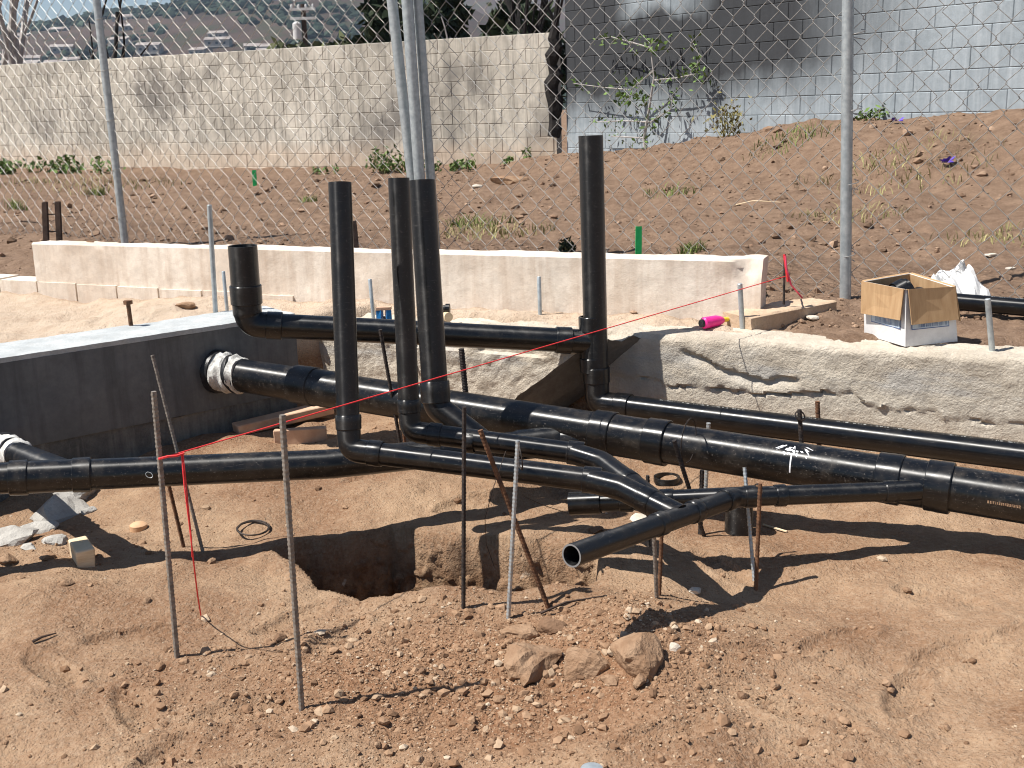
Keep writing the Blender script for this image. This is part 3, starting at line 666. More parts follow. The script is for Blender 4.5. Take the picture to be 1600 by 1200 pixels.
stem = noise_box('stem_wall', RA - rd * .12, rd, rn, 3.7, [(0, -.1), (0, .488), (-.010, .50), (-.24, .50), (-.24, .2)], 'stem_concrete', amp=.0025, step=.0115, fine=.0022, fn=crack_fn)
tag(stem, 'cracked tan concrete foundation wall along the right behind the lower pipe', 'wall')
# left, thicker broken section: front plane .22 proud, slanting end with shade painted into its grey
SA = RA + rn * .22 - rd * 2.1
e0 = Vector((0.036, 5.284, 0.186)); e1 = Vector((0.328, 5.132, 0.449))
s0 = (Vector((e0.x, e0.y, 0)) - SA).dot(rd); s1 = (Vector((e1.x, e1.y, 0)) - SA).dot(rd)
def broken_fn(s, o, z, u):
    L = 1.95
    end = s0 + (s1 - s0) * np.clip((z - e0.z) / (e1.z - e0.z), -.3, 1.6) + .012 * fbm(z * 12, o * 12, 91, 3)
    end = end + np.clip(-o, 0, .3) * .9
    s2 = s * end / L
    m = (z > .40) & (z < .49); o = o - np.where(m, .02 * sstep(-.1, .5, fbm(s2 * 5, z * 5, 93, 4, .6)), 0)
    return s2, o, z - np.where(z > .45, .02 * np.abs(fbm(s * 5, o * 8, 95, 3)), 0)
left_stem = noise_box('stem_wall', SA, rd, rn, 1.95, [(0, -.1), (0, .47), (-.015, .485), (-.42, .485), (-.42, .2)], 'stem_concrete', amp=.006, step=.0115, fine=.0045, fn=broken_fn, seed=8, endmat='end_shade_grey')
tag(left_stem, 'thick broken tan foundation wall under the upper pipe with slanting end coloured dark as shade', 'wall')
# grey cross wall: cap, body, footing
LA = Vector((-1.094, 5.616, 0.570)); LA.z = 0; ld = Vector((-.770, -.638, 0)); ln_ = Vector((.638, -.770, 0))
e = empty('grey_wall', LA + ld * 1.4)
noise_box('body', LA, ld, ln_, 2.6, [(0, .16), (0, .548), (-.33, .548), (-.33, .16)], 'grey_render', e, amp=.003, step=.03)
noise_box('cap', LA, ld, ln_, 2.6, [(.0015, .549), (.0015, .571), (-.336, .571), (-.336, .549)], 'pale_cap', e, amp=.003, step=.02, fine=.002)
noise_box('footing', LA + ld * .02, ld, ln_, 2.6, [(-.012, -.3), (-.012, .159), (-.3, .159), (-.3, -.3)], 'grey_footing', e, amp=.010, step=.02, fine=.003)
tag(e, 'dark grey rendered cross wall with white top at left', 'wall')

# ================================================================ chain link fence
FA = Vector((-3.1, 9.1, 0)); FB = Vector((1.82, 5.98, 0)); fd = (FB - FA).normalized(); fl = (FB - FA).length
e = empty('chain_link_fence', (FA.x, FA.y, g1(FA.x, FA.y)))
def fence_pt(s, off=0): q = FA + fd * s; return Vector((q.x + fd.y * off, q.y - fd.x * off, 0))
def post(s, top, dx=0, off=0, r=.030):
    b = fence_pt(s, off); z = g1(b.x, b.y); m = MB(); m.tube([(b.x, b.y, z - .15), (b.x + dx, b.y, top)], r, 14); m.build('post', 'galvanised', e, True)
post(0, 3.1, -.02); post(fl, 2.8, -.085); post(fl + 2.9, 2.8); post(-3.1, 3.2)
sm = (Vector((-0.574, 7.498, 1.115)) - Vector((FA.x, FA.y, 0))).dot(fd)
post(sm, 3., -.17, .0, .034); post(sm + .085, 3., -.065, .078, .036); post(sm + .112, 3., -.075, -.01, .031)
CELL = .063; m = MB(); rr = random.Random(9); s0_, s1_ = -3.1, fl + 2.9; nb = int((s1_ - s0_) / CELL); hz = 2.55
for i in range(nb):
    sa = s0_ + i * CELL; pts = []; b0 = fence_pt(sa); zb = g1(b0.x, b0.y) + .02; k = 0; z = 0.
    while z < hz:
        side = (k + i) % 2; s_ = sa + CELL * side + (.003 if side else -.003)
        wob = .05 * math.sin(sa * 1.3 + z * .9) + .02 * math.sin(sa * 4.1 + z * 3)
        zoff = .03 * math.sin(sa * .9 + 1.2 * z)
        for off, dz in ((-.006, -.0045), (.006, .0045)):
            q = fence_pt(s_ , wob + off * (1 if side else -1) - .045); pts.append((q.x, q.y, zb + z + dz + zoff))
        z += CELL * 1.12; k += 1
    m.tube(pts, .0020, 4, False, False)
m.build('wire_mesh', 'wire_galvanised', e, True)['kind'] = 'stuff'
for s_ in (0, fl):
    for k in range(6):
        b = fence_pt(s_, 0); z = g1(b.x, b.y) + .2 + k * .38; m = MB()
        m.tube([(b.x + .037 * math.cos(a * .55), b.y + .037 * math.sin(a * .55), z + a * .004) for a in range(14)], .0025, 5); m.build('tie_wire', 'wire_galvanised', e, True)
tag(e, 'galvanised chain link fence with grey tube posts across the background', 'fence')

# ================================================================ PIPE NETWORKS
def vv(t): return Vector(t)
def pipe(parent, name, pts, r, mat='pipe_black', seg=28, up0=None):
    return MB().tube(pts, r, seg, True, True, up0).build(name, mat, parent, True)
def bell(parent, p, d, r, L, name='coupling', mat='pipe_black', k=1.13):
    p = vv(p); d = vv(d).normalized(); m = MB(); R = r * k
    m.lathe(p - d * L / 2, d, [(0, r * .98), (0, R - .003), (.003, R), (L * .42, R), (L * .5, R * 1.012), (L - .003, R * 1.012), (L, R - .002), (L, r * .98)], 32)
    return m.build(name, mat, parent, True)
def elbow(parent, a, c, b, r, rad, mat='pipe_black'):
    """curved fitting around corner c with sockets on both ends"""
    a, c, b = vv(a), vv(c), vv(b); da = (a - c).normalized(); db = (b - c).normalized()
    ang = da.angle(db); q = rad / math.tan(ang / 2); path = fillet([c + da * (q + .012), c, c + db * (q + .012)], rad, 14)
    m = MB(); m.tube(path, r * 1.05, 28); o = m.build('elbow', mat, parent, True)
    for d in (da, db): bell(o, c + d * (q + r * .55), d, r, r * 1.3, 'socket', mat)
    return o
# ---- main drain network
M0 = vv((-1.440, 5.329, 0.346)); M1 = vv((1.814, 3.500, 0.220)); md = (M1 - M0).normalized(); RM = .080
net = empty('drain_pipe_network', (0.499, 4.239, 0.000))
main = pipe(net, 'main_pipe', [M0 - md * .12, M1], RM, 'pipe_dusty', 36)
def mon(t): return vv(t)
mA = vv((-0.990, 5.077, 0.329)); mB_ = vv((-0.805, 4.973, 0.322))
bell(main, vv((-0.957, 5.058, 0.328)), md, RM, .12, mat='pipe_dusty')
m = MB(); m.lathe(vv((-0.918, 5.036, 0.326)), md, [(0, RM), (0, RM * 1.06)] + [(.02 * i, RM * (1.06 + .03 * (i % 2))) for i in range(1, 11)] + [(.22, RM)], 32); m.build('ribbed_coupling', 'pipe_dusty', main, True)
for px in (vv((0.367, 4.314, 0.276)), vv((0.565, 4.202, 0.268)), vv((1.331, 3.772, 0.239)), vv((1.477, 3.690, 0.233))):
    bell(main, px, md, RM, .085, mat='pipe_black')
for A, B in ((vv((0.367, 4.314, 0.276)), vv((0.565, 4.202, 0.268))), (vv((1.331, 3.772, 0.239)), vv((1.477, 3.690, 0.233)))):
    MB().tube([A, B], RM * 1.05, 32).build('wye_body', 'pipe_dusty', main, True)
# taped penetration through the grey wall
def tape_wrap(parent, p, d, r, L, seed):
    rr = random.Random(seed); d = vv(d).normalized(); n_ = 14
    m = MB(); P = [vv(p) + d * (L * i / n_) for i in range(n_ + 1)]
    m.rings(P, [d] * (n_ + 1), [[r * (1.20 - .13 * i / n_ + .07 * math.sin(i * .9 + k * .8) + .05 * math.sin(i * 2.1 - k * .52) + rr.uniform(-.05, .05)) for k in range(24)] for i in range(n_ + 1)], 24); o = m.build('tape_wrap', 'white_tape', parent, True)
    for j, (t, w) in enumerate(((.60, .022),)):
        m = MB(); tilt = vv((d.x + .25, d.y, d.z + .3 * (1 - 2 * j))).normalized(); c = vv(p) + d * L * t
        m.rings([c, c, c + tilt * w * .5, c + tilt * w, c + tilt * w], [tilt] * 5, [[r * q * (1 + .03 * math.sin(k * 1.3)) for k in range(24)] for q in (1.0, 1.17, 1.19, 1.17, 1.0)], 24, False, False); m.build('tape_band', 'black_tape', o, True)
    m = MB(); m.lathe(vv(p) - d * .01, d, [(0, r * .9), (0, r * 1.36), (.028, r * 1.30), (.03, r * .9)], 24); m.build('sleeve_rim', 'black_tape', o, True)
tape_wrap(main, M0 + md * .012, md, RM, .16, 1)
m = MB(); rr = random.Random(4); c0 = vv((1.038, 3.937, 0.250))    # white paint splash and its drip, raised a little off the pipe
side = md.cross(Vector((0, 0, 1))).normalized()
def on_pipe(t, a, h=.0012): return c0 + md * t + (Vector((0, 0, 1)) * math.cos(a) + side * math.sin(a)) * (RM + h)
for k in range(16):
    t = rr.gauss(0, .035); a0 = .55 + rr.uniform(-.25, .1); da = rr.uniform(.1, .35); w = rr.uniform(.002, .006); t2 = t * 1.5 + rr.uniform(-.01, .01)
    m.add([on_pipe(t - w, a0), on_pipe(t + w, a0), on_pipe(t2 + w * .4, a0 + da), on_pipe(t2 - w * .4, a0 + da)], [(3, 2, 1, 0)])
for k in range(10): a = .8 + k * .09; m.add([on_pipe(-.002, a), on_pipe(.003, a), on_pipe(.003, a + .09), on_pipe(-.002, a + .09)], [(3, 2, 1, 0)])
m.build('paint_splash', 'paint_splash', main)
c0 = vv((1.664, 3.585, 0.226)); m = MB(); rr = random.Random(6)     # pale stencilled print line
t = -.05
while t < .05:
    w = rr.uniform(.002, .006); m.add([on_pipe(t, 1.62), on_pipe(t + w, 1.62), on_pipe(t + w, 1.50), on_pipe(t, 1.50)], [(0, 1, 2, 3)]); t += w + rr.uniform(.001, .003)
m.build('print_mark', 'stone', main)
# ---- left branch
RL = .055; L0, L1, L2, LJ = vv((-2.716, 3.420, 0.429)), vv((-0.678, 4.000, 0.279)), vv((0.202, 4.380, 0.231)), vv((0.499, 4.239, 0.271))
lpath = [L0, L1, L2]; lb = pipe(net, 'branch_pipe', fillet(lpath, .5, 10), RL, 'pipe_dusty')
d01 = (L1 - L0).normalized()
for t in (vv((-1.717, 3.704, 0.355)), vv((-1.521, 3.760, 0.341))): bell(lb, t, d01, RL, .062, mat='pipe_dusty', k=1.12)
MB().tube([vv((-1.717, 3.704, 0.355)), vv((-1.521, 3.760, 0.341))], RL * 1.045, 28).build('wye_body', 'pipe_dusty', lb, True)
q0 = vv((-2.278, 4.635, 0.221)); q1 = vv((-1.568, 3.747, 0.344)); 
pipe(lb, 'wye_leg', [q0, q0 * .35 + q1 * .65, q1], RL * .98, 'pipe_dusty'); tape_wrap(lb, q0 + (q1 - q0) * .3, q1 - q0, RL, .2, 2)
leg = pipe(net, 'wye_leg', fillet([L2 - (L2 - L1).normalized() * .03, L2 + (LJ - L2) * .35, LJ], .3, 8), RL * 1.08, 'pipe_dusty'); bell(leg, L2 + (L2 - L1).normalized() * .05, L2 - L1 + (LJ - L2), RL, .07, k=1.2)
m = MB(); m.lathe(L2 - (L2 - L1).normalized() * .22, L2 - L1, [(0, RL), (.02, RL * 1.1), (.15, RL * 1.12), (.2, RL * 1.25), (.2, RL)], 28); m.build('reducer', 'pipe_black', leg, True)
# ---- thick riser standing on the left branch
t7, b7, f7 = vv((-0.329, 4.420, 1.289)), vv((-0.305, 4.300, 0.471)), vv((-0.096, 4.251, 0.247))
rs = MB().hollow([t7, b7], .052, .004, 28).build('riser', 'pipe_black', net, True)
bell(rs, b7, t7 - b7, .052, .085, 'socket'); pipe(rs, 'wye_leg', fillet([b7, b7 + (b7 - t7).normalized() * .06, f7], .12), .052)
# ---- two slim risers with long elbows
def riser_run(top, corner, end, r, tail, rad):
    top, corner, end = vv(top), vv(corner), vv(end)
    dr = (top - corner).normalized(); de = (end - corner).normalized()
    ro = MB().hollow([top, corner + dr * rad * .8], r, .0035, 28).build('riser', 'pipe_black', net, True)
    elbow(ro, top, corner, end, r, rad)
    po = pipe(net, 'branch_pipe', [corner + de * rad * .9, end], r)
    tl = [end - de * .02] + [vv(t) for t in tail]
    to = pipe(net, 'branch_pipe', fillet(tl, .09), r * 1.03)
    bell(to, end, de, r, r * 1.5, 'socket')
    for a, b in zip(tl[1:], tl[2:]): bell(to, a * .55 + b * .45, b - a, r, r * 1.2, 'socket', k=1.1)
    return po
JT1 = (0.516, 3.320, 0.289); JT2 = (0.473, 3.361, 0.300)
p1 = riser_run((-0.574, 3.920, 1.319), (-0.576, 3.760, 0.405), (0.258, 3.550, 0.340), .040, [(0.351, 3.480, 0.333), JT1], .085)
p2 = riser_run((-0.384, 4.060, 1.321), (-0.381, 3.980, 0.403), (0.222, 3.840, 0.345), .0385, [(0.308, 3.760, 0.334), JT2], .085)
q = vv((-0.158, 3.925, 0.373)); bell(p2, q, vv((0.222, 3.840, 0.345)) - q, .0385, .035, k=1.1)
# ---- front branch with the open end
J = vv((0.742, 3.580, 0.255)); O = vv((0.152, 2.900, 0.343)); B1 = vv((1.294, 3.660, 0.231)); BW = vv((1.499, 3.677, 0.232)); RB_ = .0335
d_ = (J - O).normalized(); db = (B1 - J).normalized()
op = MB().hollow([O, J - d_ * .04], RB_, .0055, 28).build('open_pipe', 'pipe_black', net, True)
m = MB(); m.lathe(O - d_ * .0012, d_, [(0, RB_ - .0053), (0, RB_ - .0003)], 28); m.build('cut_rim', 'pipe_cut', op, True)
br = pipe(net, 'branch_pipe', fillet([J - d_ * .05, J, B1, BW], .10), RB_)
elbow(br, O, J, B1, RB_, .09); bell(br, B1, B1 - J, RB_, .05, 'socket'); bell(br, J + db * .16, db, RB_, .04, 'socket')
pipe(br, 'wye_leg', [B1, BW], RB_ * 1.12)
for px in (vv((0.439, 3.232, 0.300)), vv((0.573, 3.386, 0.280))): bell(op, px, d_, RB_, .045, k=1.12)
# ---- short open stub behind
s0v, s1v = vv((0.191, 3.720, 0.197)), vv((0.795, 3.585, 0.256)); sd = (s1v - s0v).normalized()
st = pipe(net, 'stub_pipe', [s0v + sd * .09, s1v], .033); 
MB().hollow([s0v, s0v + sd * .11], .041, .004, 28).build('open_socket', 'pipe_black', st, True)
bell(st, s0v + sd * .2, sd, .033, .045); bell(st, s0v + sd * .34, sd, .033, .05)
tag(net, 'black plastic drain pipe network with three front risers and an open end', 'pipes')

# ---- upper network by the foundation wall
RU = .056; un = empty('vent_pipe_network', (0.391, 5.120, 0.000))
U0, U1, U2 = vv((-1.171, 4.950, 0.996)), vv((-1.175, 4.950, 0.643)), vv((0.383, 5.140, 0.480))
K0, K1, K2 = vv((0.387, 5.180, 1.422)), vv((0.400, 5.120, 0.187)), vv((2.121, 4.100, 0.172))
stub = MB().hollow([U0, U1 + (U0 - U1).normalized() * .13], .064, .004, 32).build('riser', 'pipe_black', un, True)
dU = (U2 - U1).normalized(); dS = (U0 - U1).normalized()
m = MB(); m.tube(fillet([U1 + dS * .15, U1, U1 + dU * .12], .11, 14), [.064] * 3 + [.060] * 14, 28); eo = m.build('elbow', 'pipe_black', un, True)
bell(eo, U1 + dS * .135, dS, .062, .085, 'socket'); bell(eo, U1 + dU * .115, dU, RU, .07, 'socket')
up_ = pipe(un, 'cross_pipe', [U1 + dU * .1, U2], RU, 'pipe_black')
bell(up_, U2 - dU * .14, dU, RU, .075, 'socket', k=1.12)
ku = (K0 - K1).normalized(); kd = (K2 - K1).normalized()
rk = MB().hollow([K0, K1 + ku * .12], RU, .004, 32).build('riser', 'pipe_black', un, True)
tz = U2 + ku * .0
MB().tube([tz - ku * .09, tz + ku * .09], RU * 1.06, 30).build('tee_body', 'pipe_black', rk, True)
bell(rk, tz + ku * .085, ku, RU, .07, 'socket'); bell(rk, tz - ku * .11, ku, RU, .07, 'socket')
elbow(rk, K0, K1, K2, RU, .11)
pipe(un, 'lower_pipe', [K1 + kd * .12, K2], RU, 'pipe_printed', 32)
tag(un, 'glossy black pipe with short capless left end, tall right riser and lower run', 'pipes')

# ================================================================ REBARS, RODS
def rebar(base, top, r, mat, label, kind='rebar', bend=0., sink=.08, group='steel rods driven into the dirt'):
    b, t = vv(base), vv(top); d = (t - b).normalized(); b = b - d * sink; L = (t - b).length; n_ = int(L / .0035); P = []; rad = []; seg = 10
    sidev = d.cross(Vector((0, 1, 0))).normalized()
    for i in range(n_ + 1):
        q = i / n_; P.append(b + d * L * q + sidev * bend * math.sin(math.pi * q))
        ph = i * .0035 / .0125
        rad.append([r * (1 + (.16 if ((ph + .5 * abs(((k / seg * 2) % 1) - .5)) % 1) < .42 else 0) + (.1 if k in (0, 5) else 0)) for k in range(seg)])
    T = [d] * len(P); m = MB(); m.rings(P, T, rad, seg); o = m.build(kind, mat, None, True)
    return tag(o, label, 'rebar', group)
def rod(base, top, r, mat, label, name='steel_rod', sink=.03, cat='rod', group='smooth rods standing on the foundation walls'):
    b, t = vv(base), vv(top); d = (t - b).normalized(); m = MB(); m.tube([b - d * sink, t - d * .002, t], [r, r, r * .85], 12); return tag(m.build(name, mat, None, True), label, cat, group)
rebar((-1.015, 3.038, -0.002), (-1.007, 3.058, 0.806), .0075, 'rebar_grey', 'tall ribbed steel bar at left with the red string tied to it')
rebar((-1.166, 3.902, -0.017), (-1.292, 3.952, 0.723), .006, 'rebar_grey', 'thin ribbed bar leaning left behind the string bar')
rebar((-1.246, 3.936, -0.011), (-1.289, 3.916, 0.385), .0065, 'rebar_rust', 'short rusty bar leaning against the left branch pipe')
rebar((-0.587, 2.709, 0.000), (-0.582, 2.729, 0.816), .0075, 'rebar_grey', 'nearest ribbed bar rising from the gravel left of centre')
rebar((-0.174, 3.283, 0.016), (-0.147, 3.283, 0.676), .0065, 'rebar_dark', 'dark upright ribbed bar in front of the hole')
rebar((0.096, 3.295, 0.002), (-0.102, 3.315, 0.592), .0075, 'rebar_rust', 'rusty ribbed bar leaning left across the front pipe')
rebar((-0.032, 3.226, 0.007), (0.013, 3.266, 0.571), .0065, 'steel_rod', 'pale grey bar leaning right beside the rusty leaning bar')
rebar((0.443, 3.309, 0.019), (0.427, 3.259, 0.263), .006, 'rebar_grey', 'short bar propping the open pipe from below')
rebar((0.456, 3.344, 0.013), (0.460, 3.324, 0.236), .006, 'rebar_rust', 'short rusty bar right beside the prop under the open pipe')
rebar((0.798, 3.477, -0.034), (0.803, 3.477, 0.338), .0065, 'rebar_rust', 'ribbed bar tied to the branch pipe at its bend')
rebar((0.810, 3.560, -0.036), (0.794, 3.680, 0.327), .006, 'steel_rod', 'grey bar crossing behind the branch pipe bend')
rebar((0.660, 3.900, 0.111), (0.577, 3.860, 0.376), .0075, 'rebar_dark', 'dark bar leaning left in front of the thick main pipe', sink=.25)
rebar((-0.502, 4.750, 0.135), (-0.558, 4.720, 0.646), .0075, 'rebar_dark', 'dark ribbed bar leaning behind the risers by the blue clamp', sink=.2)
rebar((-0.477, 4.700, 0.149), (-0.483, 4.700, 0.251), .006, 'rebar_rust', 'rusty bar stub seen between riser and main pipe', sink=.2)
rebar((-0.198, 4.750, 0.244), (-0.215, 4.750, 0.546), .012, 'rebar_dark', 'thick dark bar upright under the upper pipe', sink=.25)
rebar((1.152, 4.280, 0.188), (1.136, 4.280, 0.361), .0085, 'rebar_dark', 'dark bar with twisted tie wire beside the lower right pipe', sink=.25)
rebar((1.312, 4.620, 0.164), (1.302, 4.620, 0.301), .0095, 'rebar_rust', 'short brown bar standing against the cracked foundation wall', sink=.2)
rebar((0.787, 4.350, 0.218), (0.789, 4.350, 0.296), .008, 'steel_rod', 'short grey bar end between main pipe and lower pipe', sink=.3)
rebar((0.694, 3.950, 0.155), (0.695, 3.950, 0.230), .008, 'rebar_dark', 'dark bar under the main pipe right of the wire ring', sink=.2)
rebar((0.458, 3.650, 0.208), (0.456, 3.650, 0.317), .0065, 'rebar_dark', 'dark bar stub behind the joined front pipes', sink=.15)
rebar((-0.746, 5.200, 0.543), (-0.732, 5.200, 0.671), .008, 'rebar_dark', 'short dark bar behind the first front riser above the pipe', sink=.12)
rod((-1.521, 5.720, 0.570), (-1.503, 5.720, 1.120), .013, 'galvanised', 'tall grey tube standing on the white topped wall')
rod((-1.543, 6.043, 0.520), (-1.545, 6.043, 0.738), .010, 'galvanised', 'short grey tube just left of the upright pipe end')
rod((-0.718, 5.809, 0.480), (-0.726, 5.809, 0.708), .010, 'galvanised', 'short grey tube between the first and second risers')
rod((0.157, 5.767, 0.480), (0.155, 5.767, 0.702), .0105, 'galvanised', 'short grey tube in front of cream wall left of tall right riser')
rod((1.106, 5.244, 0.500), (1.089, 5.244, 0.719), .0125, 'galvanised', 'short grey tube beside the pink bottle')
rod((2.046, 4.650, 0.500), (2.011, 4.650, 0.719), .0125, 'galvanised', 'short grey tube on the foundation wall right of cardboard box')
b_ = vv((-1.854, 5.400, 0.570)); t2 = vv((-1.857, 5.400, 0.681))
m = MB(); m.tube([b_ - Vector((0, 0, .02)), t2], .0105, 12); m.lathe(t2 - Vector((0, 0, .004)), (0, 0, 1), [(0, 0), (0, .022), (.018, .022), (.018, 0)], 6)
tag(m.build('anchor_bolt', 'rebar_rust', None, True), 'rusty bolt with a head standing on the white topped wall', 'bolt')
c_ = vv((0.145, 2.089, 0.204)); m = MB(); m.tube([c_ - Vector((0, 0, .42)), c_ - Vector((0, 0, .012)), c_ - Vector((0, 0, .003)), c_], [.028, .028, .024, .012], 20)
tag(m.build('grey_tube', 'galvanised', None, True), 'grey rounded tube end poking up at the bottom picture edge', 'tube')

# ---------------------------------------------------------------- string and wires
def cord(pts, r, mat, name, label, cat, sag=0., seg=6):
    pts = [vv(p) for p in pts]; out = []
    for a, b in zip(pts, pts[1:]):
        k = max(2, int((b - a).length / .03))
        for i in range(k): t = i / k; out.append(a * (1 - t) + b * t - Vector((0, 0, sag * 4 * t * (1 - t))))
    out.append(pts[-1]); m = MB(); m.tube(out, r, seg); return tag(m.build(name, mat, None, True), label, cat)
sA = (-1.000, 3.036, 0.616); sB = (1.347, 5.420, 0.720)
st_ = cord([sA, sB], .0022, 'string_red', 'string_line', 'taut red string line crossing the pipes from left bar to far stake', 'string', .0)
for nm, pts, r in (('loose_end', [(-0.938, 3.030, 0.630), (-0.930, 3.000, 0.543), (-0.921, 2.980, 0.435), (-0.932, 3.020, 0.302), (-0.955, 3.100, 0.167), (-1.021, 3.327, -0.004)], .0022),
                   ('loose_end', [(-0.934, 3.030, 0.630), (-0.925, 3.000, 0.523), (-0.919, 2.980, 0.397), (-0.929, 3.000, 0.330)], .0018), ('knot', [(-0.999, 3.015, 0.621), (-0.971, 3.010, 0.629), (-0.949, 3.020, 0.627), (-0.930, 3.030, 0.631)], .0035)):
    MB().tube([vv(p) for p in pts], r, 6).build(nm, 'string_red', st_, True)
stk = cord([(1.344, 5.420, 0.820), (1.352, 5.420, 0.757), (1.381, 5.440, 0.675), (1.558, 5.895, 0.530)], .0045, 'string_pink', 'marking_string', 'bright pink string hanging from a stake beside the kerb slab', 'string')
MB().tube([vv((1.340, 5.430, 0.825)), vv((1.363, 5.430, 0.692))], .006, 6).build('twist', 'string_red', stk, True)
MB().tube([vv((1.351, 5.450, 0.816)) - Vector((0, 0, .24)), vv((1.348, 5.450, 0.825))], .006, 6).build('stake', 'rebar_dark', stk, True)
cord([(-0.027, 3.520, 0.458), (-0.072, 3.450, 0.351), (-0.102, 3.500, 0.234), (-0.107, 3.720, 0.055), (-0.083, 3.780, -0.057)], .0013, 'wire_dark', 'tie_wire', 'thin dark wire curving down from the pipe over the hole', 'wire')
cord([(0.023, 3.700, 0.240), (0.103, 3.800, 0.164), (0.192, 3.850, 0.113)], .0013, 'wire_dark', 'tie_wire', 'thin wire lying towards the short open stub pipe', 'wire')
def wire_loop(c, r, nrm, label, turns=2, mat='wire_dark', th=.0016, e=1.):
    c = vv(c); nrm = vv(nrm).normalized(); a = nrm.orthogonal().normalized(); b = nrm.cross(a); rr = random.Random(int(c.x * 1000)); pts = []
    for i in range(int(28 * turns)):
        t = i / 28 * 6.283; q = r * (1 + .05 * math.sin(i * .31) + rr.uniform(-.02, .02)); pts.append(c + a * math.cos(t) * q * e + b * math.sin(t) * q + nrm * .004 * math.sin(i * .2))
    m = MB(); m.tube(pts, th, 6); return tag(m.build('wire_ring', mat, None, True), label, 'wire')
wire_loop((-1.021, 4.098, -0.004), .060, (0, -.1, 1), 'coil of dark wire lying on dirt left of the hole', 2.6, th=.0032)
wire_loop((0.018, 3.520, 0.435), .040, (.95, .1, .1), 'wire tie looped round the first front pipe', 2.3)
wire_loop((0.652, 4.000, 0.327), .085, (.85, -.5, .0), 'wire tie looped round the thick main pipe', 1.6)
wire_loop((1.139, 4.280, 0.335), .02, (.3, -.5, .4), 'twisted wire tuft on the dark bar by the lower right pipe', 2.2, th=.0025)
wire_loop((0.828, 3.600, 0.254), .037, (.95, .1, .1), 'wire tie on the branch pipe bend', 2.3)
wire_loop((-1.251, 3.660, 0.366), .012, (.5, -1, .4), 'small pale wire loop stuck on the left branch pipe', 1.3, 'steel_rod', .0011, .7)
m = MB(); c = vv((0.645, 4.513, -0.003)); m.lathe(c, (0, 0, 1), [(0, .048), (0, .056), (.022, .056), (.022, .048), (0, .048)], 28)
tag(m.build('pipe_ring', 'pipe_black', None, True), 'black cut ring lying on dirt below the main pipe', 'ring')
c = vv((0.838, 3.962, -0.024)); m = MB(); m.hollow([c - Vector((0, 0, .02)), c + Vector((0, 0, .155))], .052, .004, 28)
tag(m.build('pipe_offcut', 'pipe_dusty', None, True), 'short wide black pipe standing upright under the branch pipe', 'pipe')

# ================================================================ cardboard box, pipe, bag, bottle
bc = vv((1.795, 4.929, 0.501)); e = empty('cardboard_box', bc); ang = .30; tl = .13
bx_, by_, bh = .27, .30, .25
def bp(u, v, w): # leaning local frame
    x = u + w * tl * -.6; y = v + w * .04
    return Vector((bc.x + x * math.cos(ang) - y * math.sin(ang), bc.y + x * math.sin(ang) + y * math.cos(ang), bc.z + w))
def panel(pts, th, name, mat, parent, nd):
    m = MB(); p = [vv(q) for q in pts]; nn = (p[1] - p[0]).cross(p[-1] - p[0]).normalized() * th
    k = len(p); m.add(p + [q + nn for q in p], [tuple(reversed(range(k))), tuple(range(k, 2 * k))] + [(i, (i + 1) % k, k + (i + 1) % k, k + i) for i in range(k)])
    return m.build(name, mat, parent)
hx, hy = bx_ / 2, by_ / 2
cor = [(-hx, -hy), (hx, -hy), (hx, hy), (-hx, hy)]; topo = [(-hx * .92, -hy * 1.04), (hx * 1.0, -hy * .90), (hx * .86, hy * .96), (-hx * 1.10, hy * .80)]
for i in range(4):
    j = (i + 1) % 4; a, b = cor[i], cor[j]; ta, tb = topo[i], topo[j]
    h1 = bh + (.0, -.01, .015, 0.)[i]; h2 = bh + (-.01, .015, 0., .0)[i]
    sd_ = panel([bp(*a, 0), bp(*b, 0), bp(*tb, h2), bp(*ta, h1)], -.004, 'side', 'box_white', e, 0)
    # inner kraft face and folded-down flap outside
    k = .95; panel([bp(a[0] * k, a[1] * k, .004), bp(b[0] * k, b[1] * k, .004), bp(tb[0] * k, tb[1] * k, h2 - .001), bp(ta[0] * k, ta[1] * k, h1 - .001)], -.001, 'inner_face', 'cardboard', sd_, 0)
    nx, ny = (b[1] - a[1]), -(b[0] - a[0]); ln2 = math.hypot(nx, ny); nx /= ln2; ny /= ln2
    fl_ = (.150, .155, .14, .145)[i]; o1, o2 = .008, (.026, .03, .02, .02)[i]
    sh = .01
    pa = (ta[0] + nx * o1, ta[1] + ny * o1); pb = (tb[0] + nx * o1, tb[1] + ny * o1)
    qa = (ta[0] * .5 + a[0] * .5 + nx * o2, ta[1] * .5 + a[1] * .5 + ny * o2); qb = (tb[0] * .5 + b[0] * .5 + nx * o2, tb[1] * .5 + b[1] * .5 + ny * o2)
    lerp = lambda p, q, t: (p[0] + (q[0] - p[0]) * t, p[1] + (q[1] - p[1]) * t)
    panel([bp(*lerp(qa, qb, .03), h1 - fl_), bp(*lerp(qa, qb, .97), h2 - fl_ + .012), bp(*lerp(pa, pb, .99), h2 + .003), bp(*lerp(pa, pb, .01), h1 + .003)], .004, 'flap', 'cardboard', e, 0)
    panel([bp(ta[0], ta[1], h1 + .001), bp(tb[0], tb[1], h2 + .001), bp(*pb, h2 + .003), bp(*pa, h1 + .003)], .003, 'fold', 'cardboard', e, 0)
